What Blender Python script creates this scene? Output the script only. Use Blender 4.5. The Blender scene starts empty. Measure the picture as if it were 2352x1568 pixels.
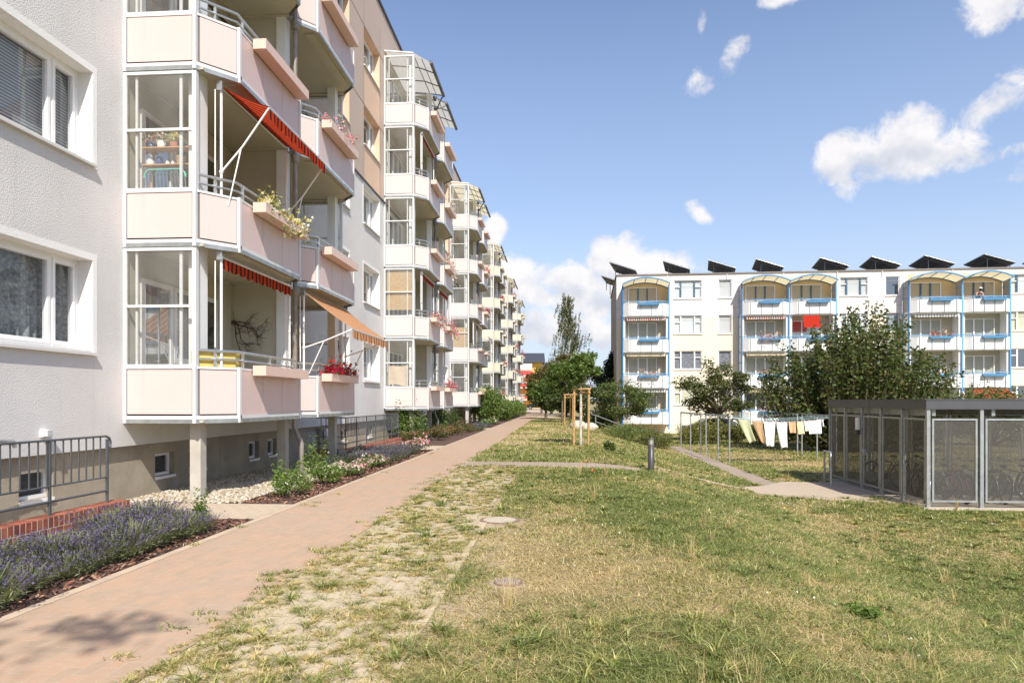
import bpy, math, random
import numpy as np
from mathutils import Vector, Matrix, Euler
R = math.radians
random.seed(7)
rng = np.random.default_rng(11)
SC = bpy.context.scene
COL = SC.collection

# ------------------------------------------------------------------ camera
cam = bpy.data.cameras.new('camera')
cam.sensor_width = 36.0
cam.lens = 24.0
cam.shift_y = 137.0 / 2352.0
cam.clip_start = 0.1
cam.clip_end = 3000
camo = bpy.data.objects.new('camera', cam)
COL.objects.link(camo)
YAW = math.atan(111.0 / 1568.0)
camo.location = (0, 0, 1.6)
camo.rotation_euler = (R(90), 0, YAW)
SC.camera = camo

# ------------------------------------------------------------------ sun, exposure
SUN_DIR = Vector((-0.35, 0.96, -1.0)).normalized()
sun = bpy.data.lights.new('sun', 'SUN')
sun.energy = 4.6
sun.angle = R(0.5)
sun.color = (1.0, 0.94, 0.84)
suno = bpy.data.objects.new('sun', sun)
suno.rotation_euler = SUN_DIR.to_track_quat('-Z', 'Y').to_euler()
suno.location = (20, -40, 50)
COL.objects.link(suno)
SC.view_settings.view_transform = 'Standard'
SC.view_settings.look = 'None'
SC.view_settings.exposure = 0.46
SC.view_settings.gamma = 1.0
SC.view_settings.use_curve_mapping = False
SC.cycles.use_denoising = True
SC.cycles.denoising_prefilter = 'NONE'   # keeps grass and leaves crisp
SC.cycles.sample_clamp_indirect = 4.0

# ------------------------------------------------------------------ sky with clouds
world = bpy.data.worlds.new('World')
SC.world = world
world.use_nodes = True

class NT:
    """tiny helper to wire shader nodes"""
    def __init__(s, tree):
        s.t = tree; s.n = tree.nodes; s.l = tree.links
    def node(s, typ, **kw):
        n = s.n.new(typ)
        for k, v in kw.items():
            setattr(n, k, v)
        return n
    def put(s, sock, v):
        if hasattr(v, 'is_output') or isinstance(v, bpy.types.NodeSocket):
            s.l.new(v, sock)
        else:
            sock.default_value = v
    def math(s, op, a, b=0.0, c=None, clamp=False):
        n = s.node('ShaderNodeMath', operation=op)
        n.use_clamp = clamp
        s.put(n.inputs[0], a); s.put(n.inputs[1], b)
        if c is not None: s.put(n.inputs[2], c)
        return n.outputs[0]
    def vmath(s, op, a, b=None):
        n = s.node('ShaderNodeVectorMath', operation=op)
        s.put(n.inputs[0], a)
        if b is not None: s.put(n.inputs[1], b)
        return n.outputs[0]
    def mix(s, f, a, b, blend='MIX'):
        n = s.node('ShaderNodeMix', data_type='RGBA', blend_type=blend)
        s.put(n.inputs[0], f)
        s.put(n.inputs[6], a if not isinstance(a, tuple) else (*a[:3], 1))
        s.put(n.inputs[7], b if not isinstance(b, tuple) else (*b[:3], 1))
        return n.outputs[2]
    def noise(s, vec, scale, detail=4.0, rough=0.55, dist=0.0):
        n = s.node('ShaderNodeTexNoise')
        if vec is not None: s.put(n.inputs['Vector'], vec)
        n.inputs['Scale'].default_value = scale
        n.inputs['Detail'].default_value = detail
        n.inputs['Roughness'].default_value = rough
        n.inputs['Distortion'].default_value = dist
        return n.outputs['Fac']
    def ramp(s, f, lo, hi):
        n = s.node('ShaderNodeMapRange', interpolation_type='SMOOTHSTEP')
        s.put(n.inputs[0], f)
        n.inputs[1].default_value = lo; n.inputs[2].default_value = hi
        n.inputs[3].default_value = 0; n.inputs[4].default_value = 1
        return n.outputs[0]

w = NT(world.node_tree)
w.n.clear()
wout = w.node('ShaderNodeOutputWorld')
wbg = w.node('ShaderNodeBackground')
w.l.new(wbg.outputs[0], wout.inputs[0])
sky = w.node('ShaderNodeTexSky', sky_type='NISHITA')
sky.sun_disc = False
sky.sun_elevation = R(44.4)
sky.sun_rotation = R(160)
sky.altitude = 100
sky.air_density = 1.0
sky.dust_density = 1.2
sky.ozone_density = 1.6
wbg.inputs[1].default_value = 0.1
tc = w.node('ShaderNodeTexCoord')
dirv = w.vmath('NORMALIZE', tc.outputs['Generated'])
sep = w.node('ShaderNodeSeparateXYZ')
w.l.new(dirv, sep.inputs[0])
az = w.math('ARCTAN2', sep.outputs[0], sep.outputs[1])      # 0 along +Y, positive to the right
el = w.math('ARCSINE', sep.outputs[2])
n_big = w.noise(dirv, 9.0, 5.0, 0.55, 0.3)
n_fine = w.noise(dirv, 25.0, 7.0, 0.63, 0.35)
nsum = w.math('ADD', w.math('MULTIPLY', w.math('SUBTRACT', n_big, 0.5), 1.7),
              w.math('MULTIPLY', w.math('SUBTRACT', n_fine, 0.5), 2.5))
# azimuth, elevation, half width, half height, tilt (all degrees), softness weight
CLOUDS = [
    (24.8, 17.6, 5.4, 2.2, -3, 1.0), (26.4, 18.8, 2.6, 1.9, 0, 1.0), (21.9, 17.7, 2.4, 2.1, 0, 1.0), (28.6, 17.3, 2.6, 1.5, -8, .9),
    (22.2, 15.9, 1.3, 1.5, 0, .55), (31.5, 16.4, 2.6, .5, 8, .4),
    (31.4, 25.6, 2.9, 1.7, 4, .9), (34.5, 25.4, 3.4, 2.0, 0, .8),
    (30.8, 19.4, 2.8, 1.3, 34, .5), (33.4, 20.6, 2.8, 1.6, 22, .58), (33.2, 15.0, 1.6, 1.0, 10, .5),
    (11.6, 24.3, 1.5, 1.0, 20, .58), (13.8, 25.6, 2.2, .95, 50, .5), (18.2, 28.9, 2.4, .6, 4, .4), (11.5, 28.3, .4, 1.0, 0, .3),
    (11.2, 14.9, 1.3, .7, -40, .45),
    (4.6, 11.6, 3.6, 2.1, 0, 1.0), (7.4, 10.8, 3.8, 1.9, 0, .95), (.6, 10.2, 3.4, 1.6, 0, .95), (-3.6, 9.9, 2.6, 2.4, 0, .8),
    (-5.6, 13.9, 1.1, 1.7, -20, .75), (11.0, 10.4, 1.6, 1.0, 0, .55), (3.0, 8.4, 8.0, 1.7, 0, .72), (-1.0, 6.2, 6.0, 2.4, 0, .7),
    (3.9, 5.2, 1.9, 1.5, 0, .8), (7.5, 6.5, 2.5, 1.2, 0, .5),
    (60, 16, 14, 5, 0, .8), (-60, 24, 16, 6, 0, .8), (110, 30, 20, 7, 0, .7), (180, 20, 24, 6, 0, .7), (-130, 34, 18, 7, 0, .7),
]
cov = None; topness = None
for (a0, e0, ra, re, tl, wt) in CLOUDS:
    da = w.math('SUBTRACT', az, R(a0)); de = w.math('SUBTRACT', el, R(e0))
    ct, st = math.cos(R(tl)), math.sin(R(tl))
    u = w.math('ADD', w.math('MULTIPLY', da, ct / R(ra)), w.math('MULTIPLY', de, st / R(ra)))
    v = w.math('SUBTRACT', w.math('MULTIPLY', de, ct / R(re)), w.math('MULTIPLY', da, st / R(re)))
    d2 = w.math('ADD', w.math('MULTIPLY', u, u), w.math('MULTIPLY', v, v))
    f = w.math('MULTIPLY', w.math('SUBTRACT', 1.25, d2, clamp=False), wt)
    f = w.math('MAXIMUM', f, -3.0)
    if cov is None:
        cov, topness = f, w.math('MULTIPLY', v, w.math('MAXIMUM', f, 0.0))
    else:
        cov = w.math('MAXIMUM', cov, f)
        topness = w.math('ADD', topness, w.math('MULTIPLY', v, w.math('MAXIMUM', f, 0.0)))
dens = w.math('ADD', cov, nsum)
alpha = w.ramp(dens, 0.16, 0.98)
# cloud tone: bright where thick and towards the top, greyer towards the flat base
dirup = w.vmath('ADD', dirv, (0.010, 0.0, 0.026))           # density towards the light, for the modelling of the heaps
n_up = w.math('ADD', w.math('MULTIPLY', w.noise(dirup, 9.0, 5.0, 0.55, 0.3), 1.7), w.math('MULTIPLY', w.noise(dirup, 22.0, 3.0, 0.5, 0.25), 0.6))
n_here = w.math('ADD', w.math('MULTIPLY', n_big, 1.7), w.math('MULTIPLY', w.noise(dirv, 22.0, 3.0, 0.5, 0.25), 0.6))
tone = w.ramp(w.math('ADD', w.math('ADD', w.math('MULTIPLY', topness, 0.34), w.math('MULTIPLY', w.math('SUBTRACT', n_here, n_up), 1.5)), 0.62), 0.0, 1.0)
ccol = w.mix(tone, (4.9, 5.1, 5.8), (7.6, 7.35, 7.25))
veil = w.math('MULTIPLY', w.ramp(el, R(17), R(2)), 0.70)    # pale air low over the horizon
skyc = w.mix(1.0, sky.outputs[0], (1.09, 1.165, 1.33), 'MULTIPLY')
skyc = w.mix(w.ramp(el, R(42), R(8)), skyc, w.mix(0.42, skyc, (4.9, 5.9, 7.5)))
skyc = w.mix(veil, skyc, (5.3, 6.0, 6.9))
full = w.mix(w.math('MULTIPLY', alpha, 0.94), skyc, ccol)
w.l.new(full, wbg.inputs[0])

# ------------------------------------------------------------------ helpers
def tag(o, label=None, cat=None, group=None, kind=None):
    if label: o['label'] = label
    if cat: o['category'] = cat
    if group: o['group'] = group
    if kind: o['kind'] = kind
    return o

def empty(name, loc=(0, 0, 0), rz=0.0, parent=None):
    o = bpy.data.objects.new(name, None)
    o.empty_display_size = 0.2
    COL.objects.link(o)
    o.location = loc
    o.rotation_euler = (0, 0, rz)
    if parent: o.parent = parent
    return o

def kids(o):
    return [c for c in list(o.children)]

def copy_tree(o, parent=None):
    c = o.copy()
    COL.objects.link(c)
    c.parent = parent
    for ch in kids(o):
        copy_tree(ch, c)
    return c

class MB:
    """collects simple solids and links them as ONE mesh object"""
    def __init__(s):
        s.v = []; s.f = []; s.m = []; s.sm = []
    def _add(s, vs, fs, mi=0, smooth=False):
        o = len(s.v)
        s.v += [tuple(p) for p in vs]
        for f in fs:
            s.f.append(tuple(i + o for i in f)); s.m.append(mi); s.sm.append(smooth)
    def box(s, x0, x1, y0, y1, z0, z1, mi=0):
        if x1 < x0: x0, x1 = x1, x0
        if y1 < y0: y0, y1 = y1, y0
        if z1 < z0: z0, z1 = z1, z0
        vs = [(x0, y0, z0), (x1, y0, z0), (x1, y1, z0), (x0, y1, z0), (x0, y0, z1), (x1, y0, z1), (x1, y1, z1), (x0, y1, z1)]
        s._add(vs, [(0, 3, 2, 1), (4, 5, 6, 7), (0, 1, 5, 4), (1, 2, 6, 5), (2, 3, 7, 6), (3, 0, 4, 7)], mi)
        return s
    def quad(s, a, b, c, d, mi=0):
        s._add([a, b, c, d], [(0, 1, 2, 3)], mi); return s
    def prism(s, poly, z0, z1, mi=0, mtop=None, mbot=None):
        n = len(poly)
        vs = [(p[0], p[1], z0) for p in poly] + [(p[0], p[1], z1) for p in poly]
        s._add(vs, [(i, (i + 1) % n, n + (i + 1) % n, n + i) for i in range(n)], mi)
        s._add(vs, [tuple(range(n - 1, -1, -1))], mi if mbot is None else mbot)
        s._add(vs, [tuple(range(n, 2 * n))], mi if mtop is None else mtop)
        return s
    def wallseg(s, a, b, z0, z1, th, mi=0, out=1):
        """upright slab from a to b (plan points), thickness th to the right side of a->b"""
        dx, dy = b[0] - a[0], b[1] - a[1]
        L = math.hypot(dx, dy)
        nx, ny = dy / L * th * out, -dx / L * th * out
        poly = [a, b, (b[0] + nx, b[1] + ny), (a[0] + nx, a[1] + ny)]
        area = sum(poly[i][0] * poly[(i + 1) % 4][1] - poly[(i + 1) % 4][0] * poly[i][1] for i in range(4))
        if area < 0: poly = poly[::-1]
        return s.prism(poly, z0, z1, mi)
    def tube(s, pts, r, n=8, mi=0, cap=True, smooth=True):
        pts = [Vector(p) for p in pts]
        rs = r if isinstance(r, (list, tuple)) else [r] * len(pts)
        rings = []
        prev = None
        for i, p in enumerate(pts):
            if i == 0: t = pts[1] - pts[0]
            elif i == len(pts) - 1: t = pts[-1] - pts[-2]
            else: t = (pts[i + 1] - p).normalized() + (p - pts[i - 1]).normalized()
            if t.length < 1e-9: t = Vector((0, 0, 1))
            t.normalize()
            if prev is None:
                a = Vector((0, 0, 1)) if abs(t.z) < 0.9 else Vector((1, 0, 0))
                u = t.cross(a).normalized()
            else:
                u = prev - t * prev.dot(t)
                u = u.normalized() if u.length > 1e-6 else t.orthogonal().normalized()
            prev = u
            vv = t.cross(u)
            k = 1.0
            if 0 < i < len(pts) - 1:
                c = (pts[i + 1] - p).normalized().dot((p - pts[i - 1]).normalized())
                k = 1.0 / max(0.6, math.sqrt(max(0.0, (1 + c) / 2)))
            rings.append([p + (u * math.cos(2 * math.pi * j / n) + vv * math.sin(2 * math.pi * j / n)) * rs[i] * k for j in range(n)])
        vs = [q for rg in rings for q in rg]
        fs = []
        for i in range(len(rings) - 1):
            for j in range(n):
                fs.append((i * n + j, i * n + (j + 1) % n, (i + 1) * n + (j + 1) % n, (i + 1) * n + j))
        s._add(vs, fs, mi, smooth)
        if cap:
            s._add(rings[0], [tuple(range(n - 1, -1, -1))], mi)
            s._add(rings[-1], [tuple(range(n))], mi)
        return s
    def lathe(s, prof, c=(0, 0, 0), n=20, mi=0, smooth=True):
        vs = []
        for (r, z) in prof:
            for j in range(n):
                a = 2 * math.pi * j / n
                vs.append((c[0] + r * math.cos(a), c[1] + r * math.sin(a), c[2] + z))
        fs = []
        for i in range(len(prof) - 1):
            for j in range(n):
                fs.append((i * n + j, i * n + (j + 1) % n, (i + 1) * n + (j + 1) % n, (i + 1) * n + j))
        s._add(vs, fs, mi, smooth)
        s._add(vs[:n], [tuple(range(n - 1, -1, -1))], mi)
        s._add(vs[-n:], [tuple(range(n))], mi)
        return s
    def ball(s, c, r, mi=0, n=10, k=7, sq=(1, 1, 1)):
        vs = []; fs = []
        for i in range(k + 1):
            th = math.pi * i / k
            for j in range(n):
                a = 2 * math.pi * j / n
                vs.append((c[0] + r * sq[0] * math.sin(th) * math.cos(a), c[1] + r * sq[1] * math.sin(th) * math.sin(a), c[2] - r * sq[2] * math.cos(th)))
        for i in range(k):
            for j in range(n):
                fs.append((i * n + j, i * n + (j + 1) % n, (i + 1) * n + (j + 1) % n, (i + 1) * n + j))
        s._add(vs, fs, mi, True)
        return s
    def mirror_y(s, y0):
        m = MB()
        m.v = [(x, 2 * y0 - y, z) for (x, y, z) in s.v]
        m.f = [tuple(reversed(f)) for f in s.f]
        m.m = list(s.m); m.sm = list(s.sm)
        return m
    def mesh(s, name, mats):
        me = bpy.data.meshes.new(name)
        me.from_pydata(s.v, [], s.f)
        if not isinstance(mats, (list, tuple)): mats = [mats]
        for m in mats: me.materials.append(m)
        me.polygons.foreach_set('material_index', s.m)
        me.polygons.foreach_set('use_smooth', s.sm)
        me.update()
        return me
    def build(s, name, mats, parent=None, loc=(0, 0, 0), rz=0.0, bevel=0.0):
        o = bpy.data.objects.new(name, s.mesh(name, mats))
        COL.objects.link(o)
        o.location = loc
        o.rotation_euler = (0, 0, rz)
        if parent: o.parent = parent
        if bevel:
            b = o.modifiers.new('bevel', 'BEVEL')
            b.width = bevel; b.segments = 2; b.limit_method = 'ANGLE'; b.angle_limit = R(40)
        return o

def put(name, me, parent=None, loc=(0, 0, 0), rz=0.0):
    o = bpy.data.objects.new(name, me)
    COL.objects.link(o)
    o.location = loc
    o.rotation_euler = (0, 0, rz)
    if parent: o.parent = parent
    return o

def np_mesh(name, verts, faces, mats, midx=None, smooth=False):
    """fast mesh from numpy arrays; faces (n,k) all of one size"""
    me = bpy.data.meshes.new(name)
    nv, nf, k = len(verts), len(faces), faces.shape[1]
    me.vertices.add(nv); me.loops.add(nf * k); me.polygons.add(nf)
    me.vertices.foreach_set('co', np.ascontiguousarray(verts, dtype=np.float32).ravel())
    me.loops.foreach_set('vertex_index', np.ascontiguousarray(faces, dtype=np.int32).ravel())
    me.polygons.foreach_set('loop_start', np.arange(0, nf * k, k, dtype=np.int32))
    me.polygons.foreach_set('loop_total', np.full(nf, k, dtype=np.int32))
    if not isinstance(mats, (list, tuple)): mats = [mats]
    for m in mats: me.materials.append(m)
    if midx is not None: me.polygons.foreach_set('material_index', np.ascontiguousarray(midx, dtype=np.int32))
    if smooth: me.polygons.foreach_set('use_smooth', np.ones(nf, dtype=bool))
    me.update(); me.validate()
    return me

def vnoise(x, y, seed=0):
    """smooth 2-D value noise on arrays, 0..1"""
    xi = np.floor(x).astype(np.int64); yi = np.floor(y).astype(np.int64)
    fx = x - xi; fy = y - yi
    fx = fx * fx * (3 - 2 * fx); fy = fy * fy * (3 - 2 * fy)
    def h(a, b):
        n = (a * 374761393 + b * 668265263 + seed * 1442695041) & 0xffffffff
        n = ((n ^ (n >> 13)) * 1274126177) & 0xffffffff
        return ((n ^ (n >> 16)) & 0xffff) / 65535.0
    return (h(xi, yi) * (1 - fx) + h(xi + 1, yi) * fx) * (1 - fy) + (h(xi, yi + 1) * (1 - fx) + h(xi + 1, yi + 1) * fx) * fy

def fbm(x, y, seed=0, oct=4):
    a = 0.0; amp = 0.5; tot = 0
    for i in range(oct):
        a = a + amp * vnoise(x * 2 ** i, y * 2 ** i, seed + i); tot += amp; amp *= 0.5
    return a / tot

# ------------------------------------------------------------------ materials
def pr(name):
    m = bpy.data.materials.new(name)
    m.use_nodes = True
    t = NT(m.node_tree)
    b = m.node_tree.nodes['Principled BSDF']
    return m, t, b

def M(name, col, rough=0.6, var=0.08, vs=2.0, bump=0.0, bs=60.0, metal=0.0, spec=0.5, var2=None, streak=0.0, bd=3.0):
    m, t, b = pr(name)
    c = t.node('ShaderNodeTexCoord').outputs['Object']
    b.inputs['Roughness'].default_value = rough
    b.inputs['Metallic'].default_value = metal
    b.inputs['Specular IOR Level'].default_value = spec
    n = t.noise(c, vs, 5.0, 0.6)
    lo = tuple(x * (1 - var) for x in col); hi = tuple(min(0.95, x * (1 + var)) for x in col)
    if var2: hi = var2
    out = t.mix(t.ramp(n, 0.3, 0.7), lo, hi)
    if streak:
        mp = t.node('ShaderNodeMapping')
        mp.inputs['Scale'].default_value = (3.0, 3.0, 0.18)
        t.l.new(c, mp.inputs[0])
        sn = t.noise(mp.outputs[0], 1.6, 5.0, 0.65)
        out = t.mix(t.math('MULTIPLY', t.ramp(sn, 0.5, 0.75), streak), out, tuple(x * 0.6 for x in col))
    t.put(b.inputs['Base Color'], out)
    if bump:
        bn = t.node('ShaderNodeBump')
        bn.inputs['Strength'].default_value = 0.8
        bn.inputs['Distance'].default_value = bump
        t.l.new(t.noise(c, bs, bd, 0.6), bn.inputs['Height'])
        t.l.new(bn.outputs[0], b.inputs['Normal'])
    return m

def leafmat(name, c1, c2, c3=None, trans=0.35, rough=0.5):
    m, t, b = pr(name)
    g = t.node('ShaderNodeNewGeometry')
    rnd = g.outputs['Random Per Island']
    col = t.mix(t.ramp(rnd, 0.0, 0.7), c1, c2)
    if c3: col = t.mix(t.ramp(rnd, 0.8, 0.97), col, c3)
    t.put(b.inputs['Base Color'], col)
    b.inputs['Roughness'].default_value = rough
    b.inputs['Specular IOR Level'].default_value = 0.35
    tr = t.node('ShaderNodeBsdfTranslucent')
    t.put(tr.inputs[0], t.mix(1.0, col, (1.25, 1.25, 0.7), 'MULTIPLY'))
    mx = t.node('ShaderNodeMixShader')
    mx.inputs[0].default_value = trans
    t.l.new(b.outputs[0], mx.inputs[1]); t.l.new(tr.outputs[0], mx.inputs[2])
    t.l.new(mx.outputs[0], t.n['Material Output'].inputs[0])
    return m

def glassmat(name, tint=(0.86, 0.9, 0.9), refl=0.12, rough=0.02, haze=0.0):
    m, t, b = pr(name)
    tr = t.node('ShaderNodeBsdfTransparent'); tr.inputs[0].default_value = (*tint, 1)
    gl = t.node('ShaderNodeBsdfGlossy'); gl.inputs['Roughness'].default_value = rough
    gl.inputs[0].default_value = (0.95, 0.97, 1, 1)
    lw = t.node('ShaderNodeLayerWeight'); lw.inputs[0].default_value = 0.5   # facing term: the same from both sides of a pane
    f = t.math('ADD', t.math('MULTIPLY', t.math('POWER', lw.outputs['Facing'], 4.5), 0.9), refl + 0.04, clamp=True)
    mx = t.node('ShaderNodeMixShader')
    t.l.new(f, mx.inputs[0]); t.l.new(tr.outputs[0], mx.inputs[1]); t.l.new(gl.outputs[0], mx.inputs[2])
    last = mx.outputs[0]
    if haze:
        df = t.node('ShaderNodeBsdfDiffuse'); df.inputs[0].default_value = (0.72, 0.72, 0.7, 1)
        m2 = t.node('ShaderNodeMixShader')
        c = t.node('ShaderNodeTexCoord').outputs['Object']
        t.l.new(t.math('MULTIPLY', t.ramp(t.noise(c, 0.8, 2.0), 0.2, 0.8), haze), m2.inputs[0])
        t.l.new(last, m2.inputs[1]); t.l.new(df.outputs[0], m2.inputs[2])
        last = m2.outputs[0]
    t.l.new(last, t.n['Material Output'].inputs[0])
    return m

def stripemat(name, c1, c2, axis, period, duty=0.5, trans=0.4, c3=None):
    m, t, b = pr(name)
    c = t.node('ShaderNodeTexCoord').outputs['Object']
    sp = t.node('ShaderNodeSeparateXYZ'); t.l.new(c, sp.inputs[0])
    fr = t.math('FRACT', t.math('DIVIDE', sp.outputs[axis], period))
    col = t.mix(t.math('GREATER_THAN', fr, duty), c1, c2)
    if c3:
        col = t.mix(t.math('GREATER_THAN', t.math('FRACT', t.math('DIVIDE', sp.outputs[axis], period * 0.5)), 0.8), col, c3)
    t.put(b.inputs['Base Color'], col)
    b.inputs['Roughness'].default_value = 0.8
    b.inputs['Specular IOR Level'].default_value = 0.1
    tr = t.node('ShaderNodeBsdfTranslucent'); t.put(tr.inputs[0], col)
    mx = t.node('ShaderNodeMixShader'); mx.inputs[0].default_value = trans
    t.l.new(b.outputs[0], mx.inputs[1]); t.l.new(tr.outputs[0], mx.inputs[2])
    t.l.new(mx.outputs[0], t.n['Material Output'].inputs[0])
    return m

def pavemat(name, c1, c2, mortar, bw, bh, rot=0.0, msize=0.006, bump=0.004, stain=0.25, tone=(0.3, 0.28, 0.26)):
    m, t, b = pr(name)
    c = t.node('ShaderNodeTexCoord').outputs['Object']
    mp = t.node('ShaderNodeMapping'); mp.inputs['Rotation'].default_value = (0, 0, rot)
    t.l.new(c, mp.inputs[0])
    br = t.node('ShaderNodeTexBrick')
    t.l.new(mp.outputs[0], br.inputs['Vector'])
    br.inputs['Color1'].default_value = (*c1, 1); br.inputs['Color2'].default_value = (*c2, 1)
    br.inputs['Mortar'].default_value = (*mortar, 1)
    br.inputs['Scale'].default_value = 1.0
    br.inputs['Brick Width'].default_value = bw; br.inputs['Row Height'].default_value = bh
    br.inputs['Mortar Size'].default_value = msize; br.inputs['Mortar Smooth'].default_value = 0.3
    br.inputs['Bias'].default_value = 0.0
    n1 = t.noise(c, 0.7, 5.0, 0.65)
    n2 = t.noise(c, 9.0, 4.0, 0.6)
    col = t.mix(t.math('MULTIPLY', t.ramp(n1, 0.42, 0.72), stain), br.outputs[0], tone)
    col = t.mix(t.math('MULTIPLY', t.ramp(n2, 0.45, 0.8), 0.3), col, tuple(min(.9, x * 1.35) for x in c2))
    t.put(b.inputs['Base Color'], col)
    b.inputs['Roughness'].default_value = 0.85
    b.inputs['Specular IOR Level'].default_value = 0.2
    bn = t.node('ShaderNodeBump'); bn.inputs['Distance'].default_value = bump; bn.inputs['Strength'].default_value = 0.7
    t.l.new(t.math('SUBTRACT', t.math('MULTIPLY', t.noise(c, 70, 3.0), 0.35), br.outputs['Fac']), bn.inputs['Height'])
    t.l.new(bn.outputs[0], b.inputs['Normal'])
    return m

WHITE = M('white_aluminium', (0.80, 0.80, 0.79), 0.45, 0.03, 1.5)
PVC = M('white_window_plastic', (0.82, 0.81, 0.80), 0.4, 0.03, 2.0)
RENDER = M('grey_white_render', (0.64, 0.625, 0.61), 0.9, 0.06, 0.5, bump=0.013, bs=52, streak=0.14, bd=2.0)
RENDER_W = M('white_render', (0.80, 0.785, 0.76), 0.9, 0.03, 0.6, bump=0.006, bs=60, streak=0.05)
CLAD = M('beige_cladding', (0.50, 0.385, 0.31), 0.55, 0.04, 0.3)
CLAD_O = M('apricot_cladding', (0.68, 0.47, 0.33), 0.55, 0.04, 0.3)
JOINT = M('dark_joint', (0.10, 0.09, 0.085), 0.8, 0.05, 2)
PLINTH = M('pebble_plinth', (0.37, 0.32, 0.25), 0.95, 0.16, 1.5, bump=0.02, bs=85, streak=0.3)
CONC = M('concrete', (0.44, 0.41, 0.36), 0.9, 0.12, 2.5, bump=0.004, bs=40, streak=0.25)
CREAM = M('cream_soffit', (0.50, 0.46, 0.36), 0.85, 0.06, 0.8)
LOGG = M('cream_balcony_wall', (0.50, 0.465, 0.36), 0.9, 0.05, 0.8, bump=0.004, bs=50)
STEEL = M('galvanised_steel', (0.36, 0.38, 0.38), 0.45, 0.14, 6, metal=0.6)
ALU = M('brushed_tube', (0.62, 0.64, 0.65), 0.3, 0.06, 4, metal=0.85)
DARKPIPE = M('grey_zinc_pipe', (0.16, 0.165, 0.17), 0.5, 0.2, 3, metal=0.5)
BROWNPIPE = M('weathered_pipe', (0.27, 0.235, 0.20), 0.5, 0.2, 4, metal=0.3)
PINK = M('pale_pink_panel', (0.645, 0.495, 0.465), 0.42, 0.03, 0.4, streak=0.15)
PINK_F = M('pale_rose_panel', (0.67, 0.565, 0.535), 0.42, 0.03, 0.4, streak=0.16)
IVORY = M('ivory_panel', (0.69, 0.62, 0.48), 0.45, 0.03, 0.4, streak=0.18)
ROSE = M('salmon_planter', (0.70, 0.50, 0.42), 0.45, 0.03, 0.6)
IVORY_P = M('ivory_planter', (0.70, 0.58, 0.44), 0.45, 0.03, 0.6)
GLASS = glassmat('window_glass', (0.86, 0.88, 0.88), 0.0)
GLASS_S = glassmat('balcony_glass', (0.88, 0.89, 0.88), 0.02, 0.06, haze=0.16)
GLASS_D = glassmat('dark_window_glass', (0.55, 0.6, 0.64), 0.22)
CANOPY = stripemat('milky_canopy_glass', (0.70, 0.69, 0.65), (0.70, 0.69, 0.65), 1, 1.0, 0.5, 0.4)
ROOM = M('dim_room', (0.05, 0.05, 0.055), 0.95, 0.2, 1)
CURTAIN = M('net_curtain', (0.52, 0.53, 0.54), 0.95, 0.06, 6)
BLIND = stripemat('slat_blind', (0.56, 0.57, 0.58), (0.26, 0.265, 0.27), 2, 0.045, 0.5, 0.1)
ROLL_BLIND = stripemat('day_night_blind', (0.86, 0.85, 0.84), (0.48, 0.47, 0.46), 2, 0.16, 0.62, 0.1)
BAMBOO = M('bamboo_blind', (0.58, 0.40, 0.22), 0.8, 0.16, 30)
CLOTH = M('beige_cloth', (0.64, 0.52, 0.40), 0.9, 0.06, 5)
FRAME = M('grey_white_frame', (0.66, 0.665, 0.665), 0.45, 0.05, 1.5, streak=0.15)
BLACKRAIL = M('dark_grey_rail', (0.105, 0.115, 0.125), 0.4, 0.1, 5, metal=0.3)
WOOD_SHELF = M('orange_shelf_wood', (0.62, 0.33, 0.14), 0.5, 0.1, 8)

# ------------------------------------------------------------------ ground
def sstep(t):
    t = np.clip(t, 0, 1)
    return t * t * (3 - 2 * t)

def gz(x, y):
    """height of the lawn: level by the path, falling away to the right"""
    x = np.asarray(x, dtype=float); y = np.asarray(y, dtype=float)
    z = -0.95 * sstep((x - 0.9) / 5.0)
    far = sstep((y - 95) / 60.0)
    z = z * (1 - far)
    b = (fbm(x * 0.45, y * 0.45, 3, 3) - 0.5) * 0.10
    m = sstep((x + 0.6) / 1.6) * (1 - sstep((x - 4.6) / 1.0))
    return z + b * m

def gzf(x, y):
    return float(gz(np.array([x]), np.array([y]))[0])

def ground_material():
    m, t, b = pr('lawn_soil')
    c = t.node('ShaderNodeTexCoord').outputs['Object']
    n1 = t.noise(c, 0.35, 5.0, 0.6)
    n2 = t.noise(c, 4.0, 5.0, 0.65)
    n3 = t.noise(c, 40.0, 4.0, 0.6)
    col = t.mix(t.ramp(n1, 0.38, 0.62), (0.40, 0.305, 0.17), (0.15, 0.16, 0.06))
    col = t.mix(t.math('MULTIPLY', t.ramp(n2, 0.45, 0.75), 0.6), col, (0.48, 0.37, 0.23))
    col = t.mix(t.math('MULTIPLY', t.ramp(n3, 0.5, 0.8), 0.5), col, (0.11, 0.12, 0.05))
    sx = t.node('ShaderNodeSeparateXYZ'); t.l.new(c, sx.inputs[0])
    worn = t.ramp(t.math('ADD', sx.outputs[0], t.math('MULTIPLY', t.noise(c, 1.6, 5.0, 0.65), -2.6)), -1.35, -2.3)
    col = t.mix(worn, col, t.mix(n2, (0.45, 0.36, 0.25), (0.52, 0.43, 0.31)))
    t.put(b.inputs['Base Color'], col)
    b.inputs['Roughness'].default_value = 0.95
    b.inputs['Specular IOR Level'].default_value = 0.1
    bn = t.node('ShaderNodeBump'); bn.inputs['Distance'].default_value = 0.03
    t.l.new(n3, bn.inputs['Height']); t.l.new(bn.outputs[0], b.inputs['Normal'])
    return m

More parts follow.
